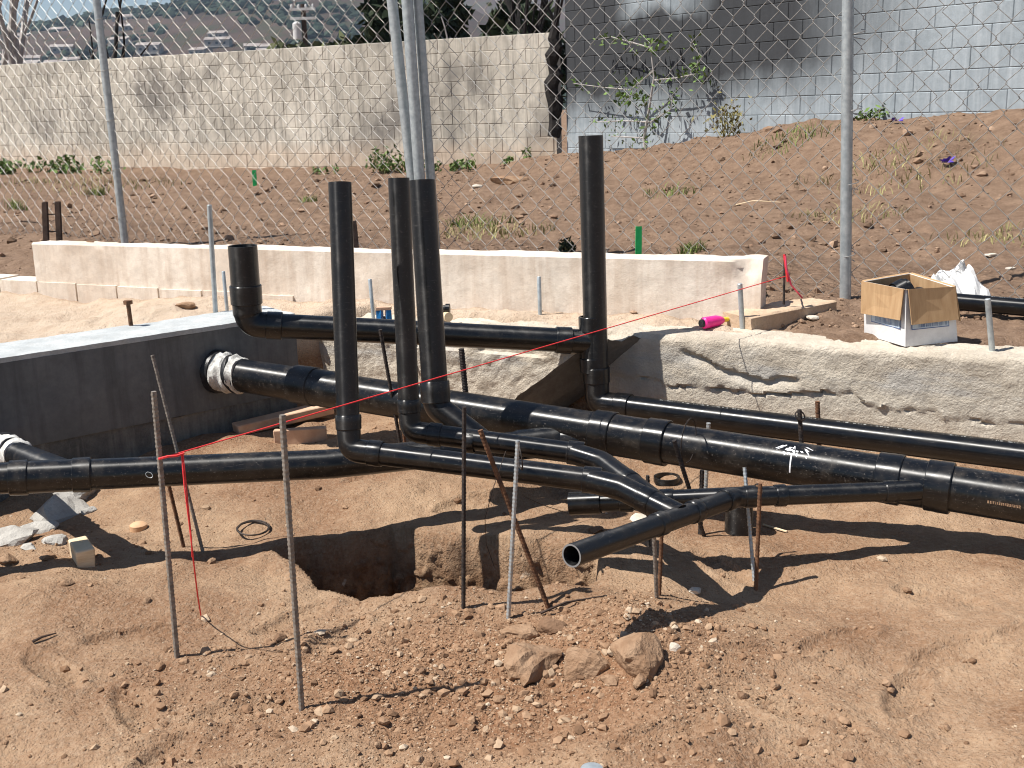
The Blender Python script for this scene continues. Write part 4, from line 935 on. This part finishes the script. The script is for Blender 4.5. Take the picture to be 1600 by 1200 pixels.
# printed band on front and left faces (blue frame, pale fill, dark strokes)
def on_face(i, t, w, off):
    a, b, ta, tb = cor[i], cor[(i + 1) % 4], topo[i], topo[(i + 1) % 4]; q = w / bh
    x = (a[0] + (b[0] - a[0]) * t) * (1 - q) + (ta[0] + (tb[0] - ta[0]) * t) * q; y = (a[1] + (b[1] - a[1]) * t) * (1 - q) + (ta[1] + (tb[1] - ta[1]) * t) * q
    nx, ny = (b[1] - a[1]), -(b[0] - a[0]); l = math.hypot(nx, ny); return bp(x + nx / l * off, y + ny / l * off, w)
for i, t0, t1 in ((0, .10, .84), (3, .2, .9)):
    for (ta_, tb_, wa, wb, off, mt) in ((t0, t1, .072, .118, .0052, 'print_blue'), (t0 + .015, t1 - .015, .076, .118, .0060, 'print_pale')):
        m = MB(); m.add([on_face(i, ta_, wa, off), on_face(i, tb_, wa, off), on_face(i, tb_, wb, off), on_face(i, ta_, wb, off)], [(0, 1, 2, 3)]); pr = m.build('printed_band', mt, e)
    m = MB(); t = t0 + .12
    while t < t1 - .04:
        w = rnd.uniform(.004, .012)
        m.add([on_face(i, t, .080, .0068), on_face(i, t + w, .080, .0068), on_face(i, t + w, .116, .0068), on_face(i, t, .116, .0068)], [(0, 1, 2, 3)]); t += w + rnd.uniform(.008, .022)
    m.build('printed_strokes', 'print_blue', e)
tag(e, 'open cardboard box with flaps folded outside over white printed sides', 'box')
c = bp(-.045, .02, .19); m = MB(); m.hollow([c + Vector((-.05, .0, -.02)), c + Vector((.06, .02, .03))], .05, .006, 26)
m.lathe(c + Vector((.0, .01, .005)), (.11, .02, .05), [(0, .05), (0, .056), (.05, .056), (.05, .05)], 26); tag(m.build('pipe_fitting', 'pipe_black', None, True), 'black pipe coupling lying inside the cardboard box', 'fitting')
m = MB(); m.tube([bp(-.1, -.02, .12), bp(.1, .05, .17)], .05, 22); tag(m.build('pipe_fitting', 'pipe_black', None, True), 'black pipe piece deeper inside the cardboard box', 'fitting')
a, b = vv((2.152, 5.450, 0.572)), vv((2.668, 5.200, 0.547)); m = MB(); m.hollow([a, b], .042, .004, 28)
tag(m.build('loose_pipe', 'pipe_printed', None, True), 'loose black pipe lying on the dirt behind the cardboard box', 'pipe')
# crumpled white plastic bag
c = vv((2.281, 5.572, 0.499)); rr = random.Random(12); gsz = 18; Vb = []; 
for i in range(gsz):
    for j in range(gsz):
        u, v = i / (gsz - 1) - .5, j / (gsz - 1) - .5; h = .13 * math.exp(-((u * 2.0) ** 4 + (v * 2.2) ** 4)) * (1 + .35 * math.sin(9 * u + 5 * v) + .25 * math.sin(17 * u - 11 * v + 1)) + .02 * abs(math.sin(13 * u - 7 * v)) + rr.uniform(0, .014)
        Vb.append((c.x + u * .26 + .02 * math.sin(11 * v), c.y + .12 + v * .3, c.z + .015 + h))
o = mesh_np('plastic_bag', np.array(Vb), grid_quads(gsz, gsz)[:, ::-1], 'bag_white', False, origin=tuple(c)); sm_ = o.modifiers.new('thick', 'SOLIDIFY'); sm_.thickness = .002
tag(o, 'crumpled white plastic bag behind the cardboard box', 'bag')
# pink marking-paint bottle with yellow cap, lying
a, b = vv((0.915, 5.236, 0.535)), vv((1.067, 5.329, 0.535)); d = (b - a).normalized(); a = a + Vector((0, 0, 0))
e = empty('pink_bottle', a - Vector((0, 0, .03)))
m = MB(); m.lathe(a, d, [(0, 0), (0, .022), (.006, .028), (.085, .028), (.115, .020), (.13, .012), (.13, 0)], 18); m.build('body', 'pink_plastic', e, True)
m = MB(); m.lathe(a + d * .128, d, [(0, 0), (0, .013), (.03, .010), (.045, .005), (.045, 0)], 14); m.build('cap', 'yellow_plastic', e, True)
m = MB(); m.lathe(a - d * .012, d, [(0, 0), (0, .018), (.013, .02), (.013, 0)], 14); m.build('base', 'black_tape', e, True)
tag(e, 'bright pink bottle with yellow cap lying on the foundation wall', 'bottle')
# kerb slab running away from the wall
ka, kb = vv((1.083, 5.280, 0.500)), vv((1.604, 5.671, 0.550)); kd_ = (kb - ka); kd_.z = 0; kl = kd_.length; kd_.normalize(); kn = Vector((kd_.y, -kd_.x, 0))
noise_o = noise_box('kerb_slab', ka + kn * .0 - Vector((0, 0, ka.z)), kd_, kn, kl, [(.09, .44), (.09, .555), (.08, .562), (-.08, .562), (-.09, .44)], 'kerb_concrete', amp=.008, step=.02, fine=.004)
tag(noise_o, 'tan concrete kerb slab angled behind the pink bottle', 'slab')
# blue clamp, wood roller, black cap on the back ledge
c = vv((-0.632, 5.544, 0.560)); e = empty('blue_clamp', c - Vector((0, 0, .04)))
for s_ in (-1, 1): m = MB(); m.box(c + Vector((s_ * .022, 0, .005)), (.026, .03, .055), .3 * s_, .003); m.build('jaw', 'blue_plastic', e)
m = MB(); m.box(c + Vector((0, .0, .036)), (.075, .035, .014), 0, .002); m.build('bar', 'wood_red', e)
m = MB(); m.tube([c + Vector((.0, -.02, .0)), c + Vector((.015, -.03, -.05))], .006, 8); m.build('screw', 'black_tape', e, True)
tag(e, 'small blue clamp sitting on the upper pipe behind the risers', 'clamp')
a, b = vv((-0.356, 5.739, 0.520)), vv((-0.240, 5.488, 0.530)); m = MB(); d = (b - a).normalized(); m.lathe(a - d * .15, d, [(0, 0), (0, .022), (.24, .024), (.25, .024), (.25, 0)], 14); tag(m.build('wood_roller', 'wood_pale', None, True), 'pale round wooden stick end lying behind the risers', 'stick')
c = vv((-0.329, 5.699, 0.560)); m = MB(); m.lathe(c - Vector((.05, 0, 0)), (1, -.1, 0), [(0, 0), (0, .018), (.045, .018), (.05, .026), (.07, .026), (.07, 0)], 16); tag(m.build('black_cap', 'pipe_black', None, True), 'small black plastic cap beside the wooden stick end', 'cap')

# ================================================================ stakes in the field
def stake(p, top, w, d, mat, name, label, cat='stake', lean=0.):
    p, t = vv(p), vv(top); m = MB(); p = p - Vector((0, 0, .1)); k = []
    for q, sc in ((p, .9), (p * .3 + t * .7, 1.), (t, .95)):
        for sx, sy in ((-1, -1), (1, -1), (1, 1), (-1, 1)): k.append((q.x + sx * w / 2 * sc, q.y + sy * d / 2 * sc, q.z + rnd.uniform(-.004, .004)))
    m.add(k, [(0, 3, 2, 1), (8, 9, 10, 11)] + [(i + o_, (i + 1) % 4 + o_, (i + 1) % 4 + 4 + o_, i + 4 + o_) for o_ in (0, 4) for i in range(4)])
    return tag(m.build(name, mat), label, cat)
a0, a1 = (-3.050, 7.400, 0.724), (-3.014, 7.400, 1.040); b0_, b1_ = (-2.962, 7.400, 0.721), (-2.930, 7.400, 1.042)
stake(a0, a1, .032, .03, 'wood_dark', 'dark_stake', 'left one of two dark wooden stakes behind cream wall')
sr = stake(b0_, b1_, .032, .03, 'wood_dark', 'dark_stake', 'right one of two dark wooden stakes, wire rungs between them')
for t in (.25, .6): q1_ = vv(a1) * (1 - t) + vv(a0) * t; q2_ = vv(b1_) * (1 - t) + vv(b0_) * t; MB().tube([q1_, q2_], .004, 6).build('wire_rung', 'rebar_dark', sr, True)
stake((-0.932, 6.900, 0.694), (-0.943, 6.900, 0.910), .036, .03, 'wood_dark', 'dark_stake', 'dark stake half hidden right of the first front riser')
stake((0.754, 6.500, 0.642), (0.758, 6.500, 0.869), .036, .02, 'green_paint', 'green_stake', 'bright green flat stake standing behind the cream wall')
stake((-3.194, 14.428, 0.692), (-3.186, 14.428, 0.883), .05, .03, 'green_paint', 'green_stake', 'small far green stake near the boundary wall left')

# ================================================================ wood pieces, rubble, stones
def plank(c, L, w, h, rot, mat, name, label, tilt=0., cat='plank'):
    m = MB(); m.box((0, 0, 0), (L, w, h), 0, .003); o = m.build(name, mat, None, origin=(0, 0, 0)); o.location = c; o.rotation_euler = (0, tilt, rot)
    be = o.modifiers.new('bevel', 'BEVEL'); be.width = .004; be.segments = 1; return tag(o, label, cat)
plank((-1.560, 3.771, 0.044), .14, .065, .07, -1.05, 'wood_pale', 'wood_block', 'pale wooden block lying on dirt at far left', .05, 'block')
m = MB()
plank((-1.149, 5.428, 0.074), .50, .10, .05, .55, 'wood_red', 'wood_plank', 'reddish plank lying below the taped main pipe', -.06)
plank((-1.021, 5.162, 0.057), .25, .05, .07, .1, 'wood_red', 'wood_plank', 'short brown timber offcut under the reddish plank', 0)
plank((-0.288, 4.631, 0.054), .2, .04, .03, -.3, 'wood_dark', 'wood_plank', 'dark offcut lying in shade under the front pipes', 0)
m = MB(); a, b = vv((0.955, 4.062, -0.035)), vv((1.015, 3.935, -0.016)); m.tube([a, b], .004, 6); tag(m.build('wood_stick', 'wood_pale', None, True), 'thin pale stick on dirt beside the upright black offcut', 'stick')
for nm, a, b, lb in (('twig', (0.069, 3.213, 0.024), (0.266, 3.297, 0.037), 'brown twig lying right of the rusty leaning bar'), ('twig', (1.891, 9.322, 0.729), (2.183, 9.003, 0.768), 'pale dry stick lying in the field behind fence'), ('twig', (-1.466, 3.104, 0.029), (-1.418, 3.160, 0.028), 'short dark twig at left in the dirt foreground')):
    m = MB(); a, b = vv(a), vv(b); m.tube([a, a * .6 + b * .4 + Vector((.0, .0, .06)) * (b - a).length, b], [.005, .004, .002], 6); tag(m.build(nm, 'wood_dark' if 'pale' not in lb else 'wood_pale', None, True), lb, 'stick')
def rock(p, size, mat, label, seed, name='rock', flat=.6, sub=2, group=None, sink=.3):
    rr = np.random.RandomState(seed); import bmesh
    bm = bmesh.new(); bmesh.ops.create_icosphere(bm, subdivisions=sub, radius=1.)
    planes = [(lambda v: v / np.linalg.norm(v))(rr.normal(size=3)) for _ in range(11)]; cut = rr.uniform(.52, .82, 11); sc = np.array((rr.uniform(.85, 1.25), rr.uniform(.7, 1.), flat * rr.uniform(.85, 1.15)))
    off = rr.uniform(0, 50)
    for v in bm.verts:
        q = np.array(v.co)
        for n_, c in zip(planes, cut):
            d = q @ n_ - c
            if d > 0: q = q - n_ * d * .95
        q = q * (1 + .13 * float(fbm(q[0] * 2.5 + off, q[1] * 2.5 + q[2] * 2, 7, 4))); v.co = Vector(q * sc * size)
    me = bpy.data.meshes.new(name); bm.to_mesh(me); bm.free(); me.materials.append(M[mat])
    o = link(name, me, (p[0], p[1], p[2] + size * flat * (.6 - sink))); o.rotation_euler.z = rr.uniform(0, 6.28)
    return tag(o, label, 'rock', group)
rock((0.325, 2.835, 0.053), .104, 'stone', 'largest tan rock in the foreground with a dark right side', 43, flat=.62, sub=3, sink=.4)
rock((0.036, 2.919, 0.014), .095, 'stone', 'broad flat tan rock left of the pair by the largest', 42, flat=.5, sub=3, sink=.5)
rock((0.180, 2.856, 0.011), .072, 'stone', 'rounded tan rock between the broad one and the largest', 46, flat=.75, sub=3, sink=.45)
rock((0.099, 3.095, 0.023), .055, 'stone_dark', 'brown rock below the rusty leaning bar foot', 44, flat=.55, sub=3)
rock((-0.002, 3.105, 0.011), .06, 'stone', 'half buried rock below the pale leaning bar foot', 57, flat=.4, sub=3)
rock((0.322, 2.735, 0.042), .032, 'stone', 'small angular rock in front of the largest rock', 45, sub=2)
rock((0.243, 2.777, 0.021), .030, 'stone', 'small rock at lower left foot of the largest rock', 58, sub=2)
rock((0.438, 2.892, 0.052), .018, 'stone_pale', 'small pale round stone right of the largest rock', 46, flat=.9)
rock((-0.732, 3.141, -0.013), .030, 'stone_dark', 'lone brown clod beside the shadow left of nearest bar', 47, flat=.7)
rock((-1.509, 3.484, 0.046), .026, 'stone', 'tan stone in front of the pale wooden block', 48, flat=.6)
rock((0.588, 3.440, -0.021), .036, 'stone_pale', 'white flat stone in shade right of the open pipe prop', 49, flat=.35)
rock((0.483, 4.101, -0.015), .05, 'stone_pale', 'white crumpled lump behind the open pipe', 50, flat=.4)
rock((0.294, 3.908, 0.018), .035, 'stone_dark', 'brown flat stone beneath the open stub pipe', 51, flat=.4)
for i, (px, s_, mt) in enumerate([((-1.939, 4.517, -0.080), .15, 'rubble_grey'), ((-1.970, 4.120, -0.050), .13, 'rubble_grey'), ((-1.960, 4.303, -0.074), .09, 'rubble_grey'), ((-1.742, 3.969, 0.003), .05, 'rubble_grey'), ((-1.929, 4.644, -0.060), .10, 'rubble_grey'), ((-1.830, 3.759, 0.022), .045, 'stone'), ((-1.686, 3.774, 0.026), .035, 'stone'), ((-1.808, 3.900, 0.013), .035, 'rubble_grey'), ((-1.796, 4.470, -0.052), .035, 'rubble_grey')]):
    lab = ['largest grey broken concrete slab under the left branch pipe', 'pale grey concrete chunk cut by the left picture edge', 'grey concrete chunk between the two biggest left chunks', 'small grey concrete chunk behind the pale wooden block',
           'grey concrete slab piece close under the left pipe', 'tan stone at the left edge below the concrete chunk', 'tan stone just left of the pale wooden block', 'small concrete lump left of the pale wooden block', 'small concrete bit right of the largest slab'][i]
    rock(px, s_, mt, lab, 60 + i, 'concrete_chunk', flat=.42, sub=3, sink=.2)
m = MB(); c = vv((-1.504, 4.209, -0.040)); m.lathe(c, (0, 0, 1), [(0, .034), (.022, .034), (.030, .022), (.032, 0)], 16); tag(m.build('clay_cap', 'terracotta', None, True), 'round terracotta coloured piece half buried beside the string bar', 'cap')
for i, pp in enumerate([(0.721, 2.735, -0.017), (1.269, 3.363, -0.008), (1.098, 2.589, -0.033), (0.977, 2.549, -0.027), (0.668, 2.458, -0.019), (0.797, 2.438, -0.016), (0.611, 3.073, 0.018), (0.497, 2.750, 0.020), (0.696, 2.780, -0.012), (0.595, 2.718, -0.003), (0.839, 2.608, -0.018),
                        (-0.274, 2.860, 0.023), (-0.362, 2.655, -0.012), (-0.365, 2.534, -0.003), (-0.432, 2.677, -0.004), (-0.221, 2.870, 0.006), (0.476, 2.728, 0.024), (-1.050, 2.985, -0.006), (-1.214, 3.401, 0.015), (-1.340, 4.205, -0.022), (-1.107, 3.791, -0.018), (-0.166, 2.814, -0.014), (-0.059, 2.759, -0.015), (0.402, 2.815, 0.046), (-0.256, 2.474, -0.014), (-0.692, 2.623, -0.002), (1.012, 2.803, -0.025)]):
    rock(pp, rnd.uniform(.011, .022), rnd.choice(['stone', 'stone', 'stone_dark', 'stone']), 'small loose stone lying on the bare foreground dirt', 100 + i, 'stone', flat=.65, sub=2, group='loose stones on the dirt')
for i, (px, lb, s_) in enumerate([((1.494, 5.440, 0.503), 'pale stone against the shaded side of the kerb slab', .05), ((2.914, 6.739, 0.608), 'pale round stone in the field at right', .04), ((2.895, 6.410, 0.576), 'small pale stone at the right edge of the field', .03), ((0.065, 13.111, 0.724), 'flat tan slab lying near the boundary wall', .22),
                                  ((-0.339, 12.955, 0.695), 'pale thin piece lying left of the flat tan slab', .09), ((1.845, 5.400, 0.494), 'dark lump left of the cardboard box', .015), ((-1.101, 5.808, 0.502), 'flat grey stone on the ledge left of risers', .05), ((-1.845, 6.309, 0.504), 'flat tan stone on the ledge behind the white topped wall', .07), ((-2.648, 7.117, 0.800), 'small stone on top of cream wall near dark stakes', .03)]):
    rock(px, s_, 'stone_pale' if 'pale' in lb else 'stone', lb, 140 + i, flat=.35, sub=2)
m = MB(); rr = random.Random(2)
for i in range(2):
    c = vv(((3.687, 9.503, 1.014), (3.830, 11.195, 1.331))[i]); m = MB()
    for k in range(8): a = rr.uniform(0, 6.28); d = Vector((math.cos(a), math.sin(a), rr.uniform(.1, .9))) * .045; b = Vector((-d.y, d.x, .02)); m.add([c, c + d + b * .5, c + d * 1.4, c + d - b * .5], [(0, 1, 2, 3)])
    tag(m.build('cloth_scrap', 'purple_cloth'), ('purple scrap on the embankment right of the right post', 'purple scrap at the foot of the painted wall')[i], 'scrap')

# ================================================================ plants
def tuft(p, r, h, n_, label, mat='grass_blade', name='grass_tuft', seed=1, cat='grass'):
    rr = random.Random(seed); p = vv(p); m = MB()
    for _ in range(n_):
        a = rr.uniform(0, 6.28); q = r * rr.random() ** .6; b = p + Vector((math.cos(a) * q, math.sin(a) * q * .6, 0)); b.z = g1(b.x, b.y) - .005
        hh = h * rr.uniform(.5, 1.1); l = Vector((rr.uniform(-.5, .5), rr.uniform(-.5, .5), 1)) * hh; w = Vector((math.cos(a + 1), math.sin(a + 1), 0)) * (.004 + .02 * h * .2)
        mid = b + l * .55; tip = b + l + Vector((l.x * .6, l.y * .6, -.15 * hh)); m.add([b - w, b + w, mid + w * .7, mid - w * .7, tip], [(0, 1, 2, 3), (3, 2, 4)])
    if r > .28: return tag(m.build('grass', mat), label, None, kind='stuff')
    return tag(m.build(name, mat), label, cat)
def weed(p, r, h, n_, label, seed, mat='leaf_green', leaf=.035):
    rr = random.Random(seed); p = vv(p); e = empty('weed', p); m = MB(); cs = []
    for k in range(max(4, n_ // 14)):
        a = rr.uniform(0, 6.28); q = r * rr.random(); b = p + Vector((math.cos(a) * q, math.sin(a) * q * .4, 0)); b.z = g1(b.x, b.y); t = b + Vector((rr.uniform(-.4, .4) * h, rr.uniform(-.4, .4) * h, h * rr.uniform(.3, 1)))
        m.tube([b, t], [.006, .003], 5); cs += [b * .5 + t * .5, t]
    m.build('stem', 'leaf_dry', e, True); c = MB(); leaves(c, cs, max(4, n_ // len(cs)), leaf, h * .22, rr); c.build('foliage', mat, e)
    return tag(e, label, 'plant')
tuft((1.204, 7.364, 0.605), .10, .10, 90, 'bright green grass tuft behind the cream wall right of green stake', seed=1)
tuft((-0.167, 8.796, 0.607), .55, .10, 260, 'wide thin patch of yellowish grass in the field behind risers', 'grass_dry', seed=2)
tuft((-0.284, 9.417, 0.612), .40, .12, 160, 'green grass mixed into the pale patch behind risers', seed=12)
tuft((-2.171, 12.318, 0.630), .12, .10, 60, 'small grass tuft left of the first front riser', seed=3)
tuft((-5.076, 14.039, 0.652), .15, .14, 70, 'small dark grass tuft left of the left fence post', seed=4)
tuft((-5.145, 11.875, 0.681), .12, .14, 60, 'small grass tuft near the left picture edge', seed=5)
tuft((-5.585, 14.798, 0.733), 1.5, .12, 420, 'strip of pale green grass below the wall at far left', 'grass_dry', seed=6)
tuft((3.312, 9.652, 0.959), .9, .12, 260, 'strip of grass along the foot of the embankment at right', 'grass_dry', seed=7)
tuft((2.877, 11.418, 1.194), .5, .14, 120, 'grass on the embankment between vine and right post', seed=8)
tuft((3.174, 7.243, 0.640), .5, .08, 150, 'thin dry grass patch at the right of the field', 'grass_dry', seed=9)
tuft((2.530, 8.284, 0.727), .5, .08, 150, 'thin dry grass patch beside the right fence post', 'grass_dry', seed=10)
tuft((1.538, 10.534, 0.728), .3, .10, 80, 'grass tuft right of the tall right riser in the field', seed=11)
weed((0.403, 7.766, 0.569), .10, .09, 90, 'low dark weed left of the tall right riser behind cream wall', 31, 'leaf_dark', .025)
weed((-7.024, 18.005, 0.762), .8, .22, 300, 'leafy green weeds at the foot of the far left wall', 32, leaf=.05)
weed((-7.876, 18.108, 0.760), .45, .2, 180, 'green weeds at the wall foot by the left picture edge', 42, leaf=.05)
weed((-1.554, 15.749, 0.751), .25, .28, 200, 'bright green weed left of the three grey poles at wall foot', 33, leaf=.045)
weed((-0.482, 15.430, 0.773), 1.2, .12, 300, 'long row of low weeds along the wall foot right of poles', 34, leaf=.04)
weed((-2.414, 15.307, 0.765), .2, .1, 60, 'small weed clump at the wall foot above first riser', 35, leaf=.035)
weed((2.553, 13.028, 1.185), .12, .34, 200, 'bushy yellowish plant at the painted wall foot right of vine', 36, 'leaf_dry', .032)
weed((3.863, 11.820, 1.337), .25, .12, 90, 'small weed at the painted wall foot right of the right post', 37, leaf=.035)
weed((1.392, 6.118, 0.510), .04, .05, 40, 'tiny dark weed at the end of the cream wall', 38, 'leaf_dark', .018)
# vine growing up in front of the painted wall
wn = Vector((-.8, -.6, 0)) * .22; vb = vv((1.933, 14.489, 0.946)) + wn; vb.z = g1(vb.x, vb.y) - .02
e = empty('vine', vb); rr = random.Random(77); stm = MB(); lv = MB()
def wp(t): return vv(t) + wn
main_pts = [vb, wp((1.919, 14.508, 1.145)), wp((1.972, 14.437, 1.498)), wp((2.024, 14.368, 1.881)), wp((1.982, 14.423, 2.265))]
stm.tube(main_pts, [.022, .02, .016, .012, .006], 7); nodes = main_pts[2:]
for path in ([wp((1.983, 14.423, 2.228)), wp((1.771, 14.705, 2.317)), wp((1.559, 14.988, 2.401)), wp((1.413, 15.183, 2.385))], [wp((2.024, 14.368, 1.958)), wp((1.772, 14.705, 1.740)), wp((1.447, 15.137, 1.788)), wp((1.103, 15.595, 1.856))],
             [wp((2.024, 14.367, 1.843)), wp((2.240, 14.079, 1.853)), wp((2.447, 13.804, 1.891)), wp((2.469, 13.774, 2.109)), wp((2.393, 13.876, 2.298))], [wp((1.973, 14.436, 1.341)), wp((1.701, 14.799, 1.361)), wp((1.370, 15.241, 1.349))], [wp((1.946, 14.472, 1.145)), wp((1.555, 14.993, 1.167))], [wp((1.986, 14.418, 1.341)), wp((2.198, 14.136, 1.492)), wp((2.223, 14.103, 1.680))]):
    stm.tube(path, [.01, .008, .006, .004, .003][:len(path)], 5)
    for a, b in zip(path, path[1:]): nodes += [a * .66 + b * .34, a * .33 + b * .67, b]
stm.build('trunk', 'bark_grey', e, True)
extra = [wp(t) for t in ((1.736, 14.751, 1.805), (1.807, 14.658, 1.699), (1.876, 14.565, 1.657), (1.680, 14.827, 1.665), (2.447, 13.804, 1.928), (2.460, 13.787, 1.869), (2.009, 14.388, 2.225), (2.108, 14.256, 2.253), (1.980, 14.427, 1.263), (1.946, 14.471, 1.066))]
leaves(lv, nodes, 5, .036, .05, rr); leaves(lv, extra, 20, .04, .065, rr); lv.build('crown', 'leaf_green', e); tag(e, 'sparse leafy vine climbing in front of the grey painted wall', 'plant')

# ================================================================ gravel, clods (uncountable)
def field_pts(N, f):
    out = []
    for _ in range(60):
        x, y = f(N); out.append(np.stack([x, y], 1))
        if sum(len(a) for a in out) >= N: break
    return np.concatenate(out)[:N]
def mound(N): return R_.normal(-.18, .42, N), R_.normal(2.88, .26, N)
gp = [np.stack(mound(15000), 1), np.stack([R_.normal(.32, .28, 2600), R_.normal(3.05, .18, 2600)], 1), np.stack([R_.normal(-.05, .65, 4200), R_.uniform(2.1, 2.9, 4200)], 1), np.stack([R_.uniform(-2.4, 2.2, 1500), R_.uniform(2.2, 5.2, 1500)], 1),
      np.stack([R_.normal(-1.65, .3, 700), R_.normal(3.95, .2, 700)], 1), np.stack([R_.normal(-.95, .14, 260), R_.normal(2.98, .05, 260)], 1), np.stack([R_.normal(-1.0, .35, 500), R_.normal(5.0, .3, 500)], 1)]
gp = np.concatenate(gp); ok = (hole_sdf(gp[:, 0], gp[:, 1]) > -.01) & (d_stem(gp[:, 0], gp[:, 1]) < -.02) & (d_left(gp[:, 0], gp[:, 1]) < 0) & (gp[:, 1] > 1.9); gp = gp[ok]
sz = .0018 * (1 + R_.pareto(2.35, len(gp))); sz = np.clip(sz, .0016, .016)
P3 = np.stack([gp[:, 0], gp[:, 1], gz(gp[:, 0], gp[:, 1]) + sz * .12], 1)
tag(scatter('gravel', P3, sz, 'gravel', .75, 31), 'loose crumbly gravel and soil crumbs spread over the dirt', 'gravel', kind='stuff')
cx = R_.uniform(-7.5, 5.5, 12000); cy = 5.3 + 10.5 * R_.rand(12000) ** 1.6; ok = (d_stem(cx, cy) > .3) & (d_block(cx, cy)[0] > .1); cx, cy = cx[ok], cy[ok]
dcl = fbm(cx * .9, cy * .9, 66, 3) > -.45; cx, cy = cx[dcl], cy[dcl]
sz = np.clip(.007 * (1 + R_.pareto(2.4, len(cx))), .006, .05)
tag(scatter('soil_clods', np.stack([cx, cy, gz(cx, cy) + sz * .2], 1), sz, 'clods', .7, 33), 'brown soil clods scattered over the field behind the walls', 'clods', kind='stuff')

# ================================================================ air
m = MB(); m.box((0, 1240, 150), (5000, 2640, 310)); hz_ = m.build('haze', 'soil', None); hz_.data.materials.clear()
hm = bpy.data.materials.new('air'); hm.use_nodes = True; hm.node_tree.nodes.remove(hm.node_tree.nodes['Principled BSDF'])
pv = hm.node_tree.nodes.new('ShaderNodeVolumePrincipled'); pv.inputs['Color'].default_value = (.62, .78, 1, 1); pv.inputs['Density'].default_value = .00017; pv.inputs['Anisotropy'].default_value = .2
hm.node_tree.links.new(pv.outputs[0], hm.node_tree.nodes['Material Output'].inputs['Volume']); hz_.data.materials.append(hm); hz_['kind'] = 'stuff'; hz_['label'] = 'pale blue haze over the distant hills'
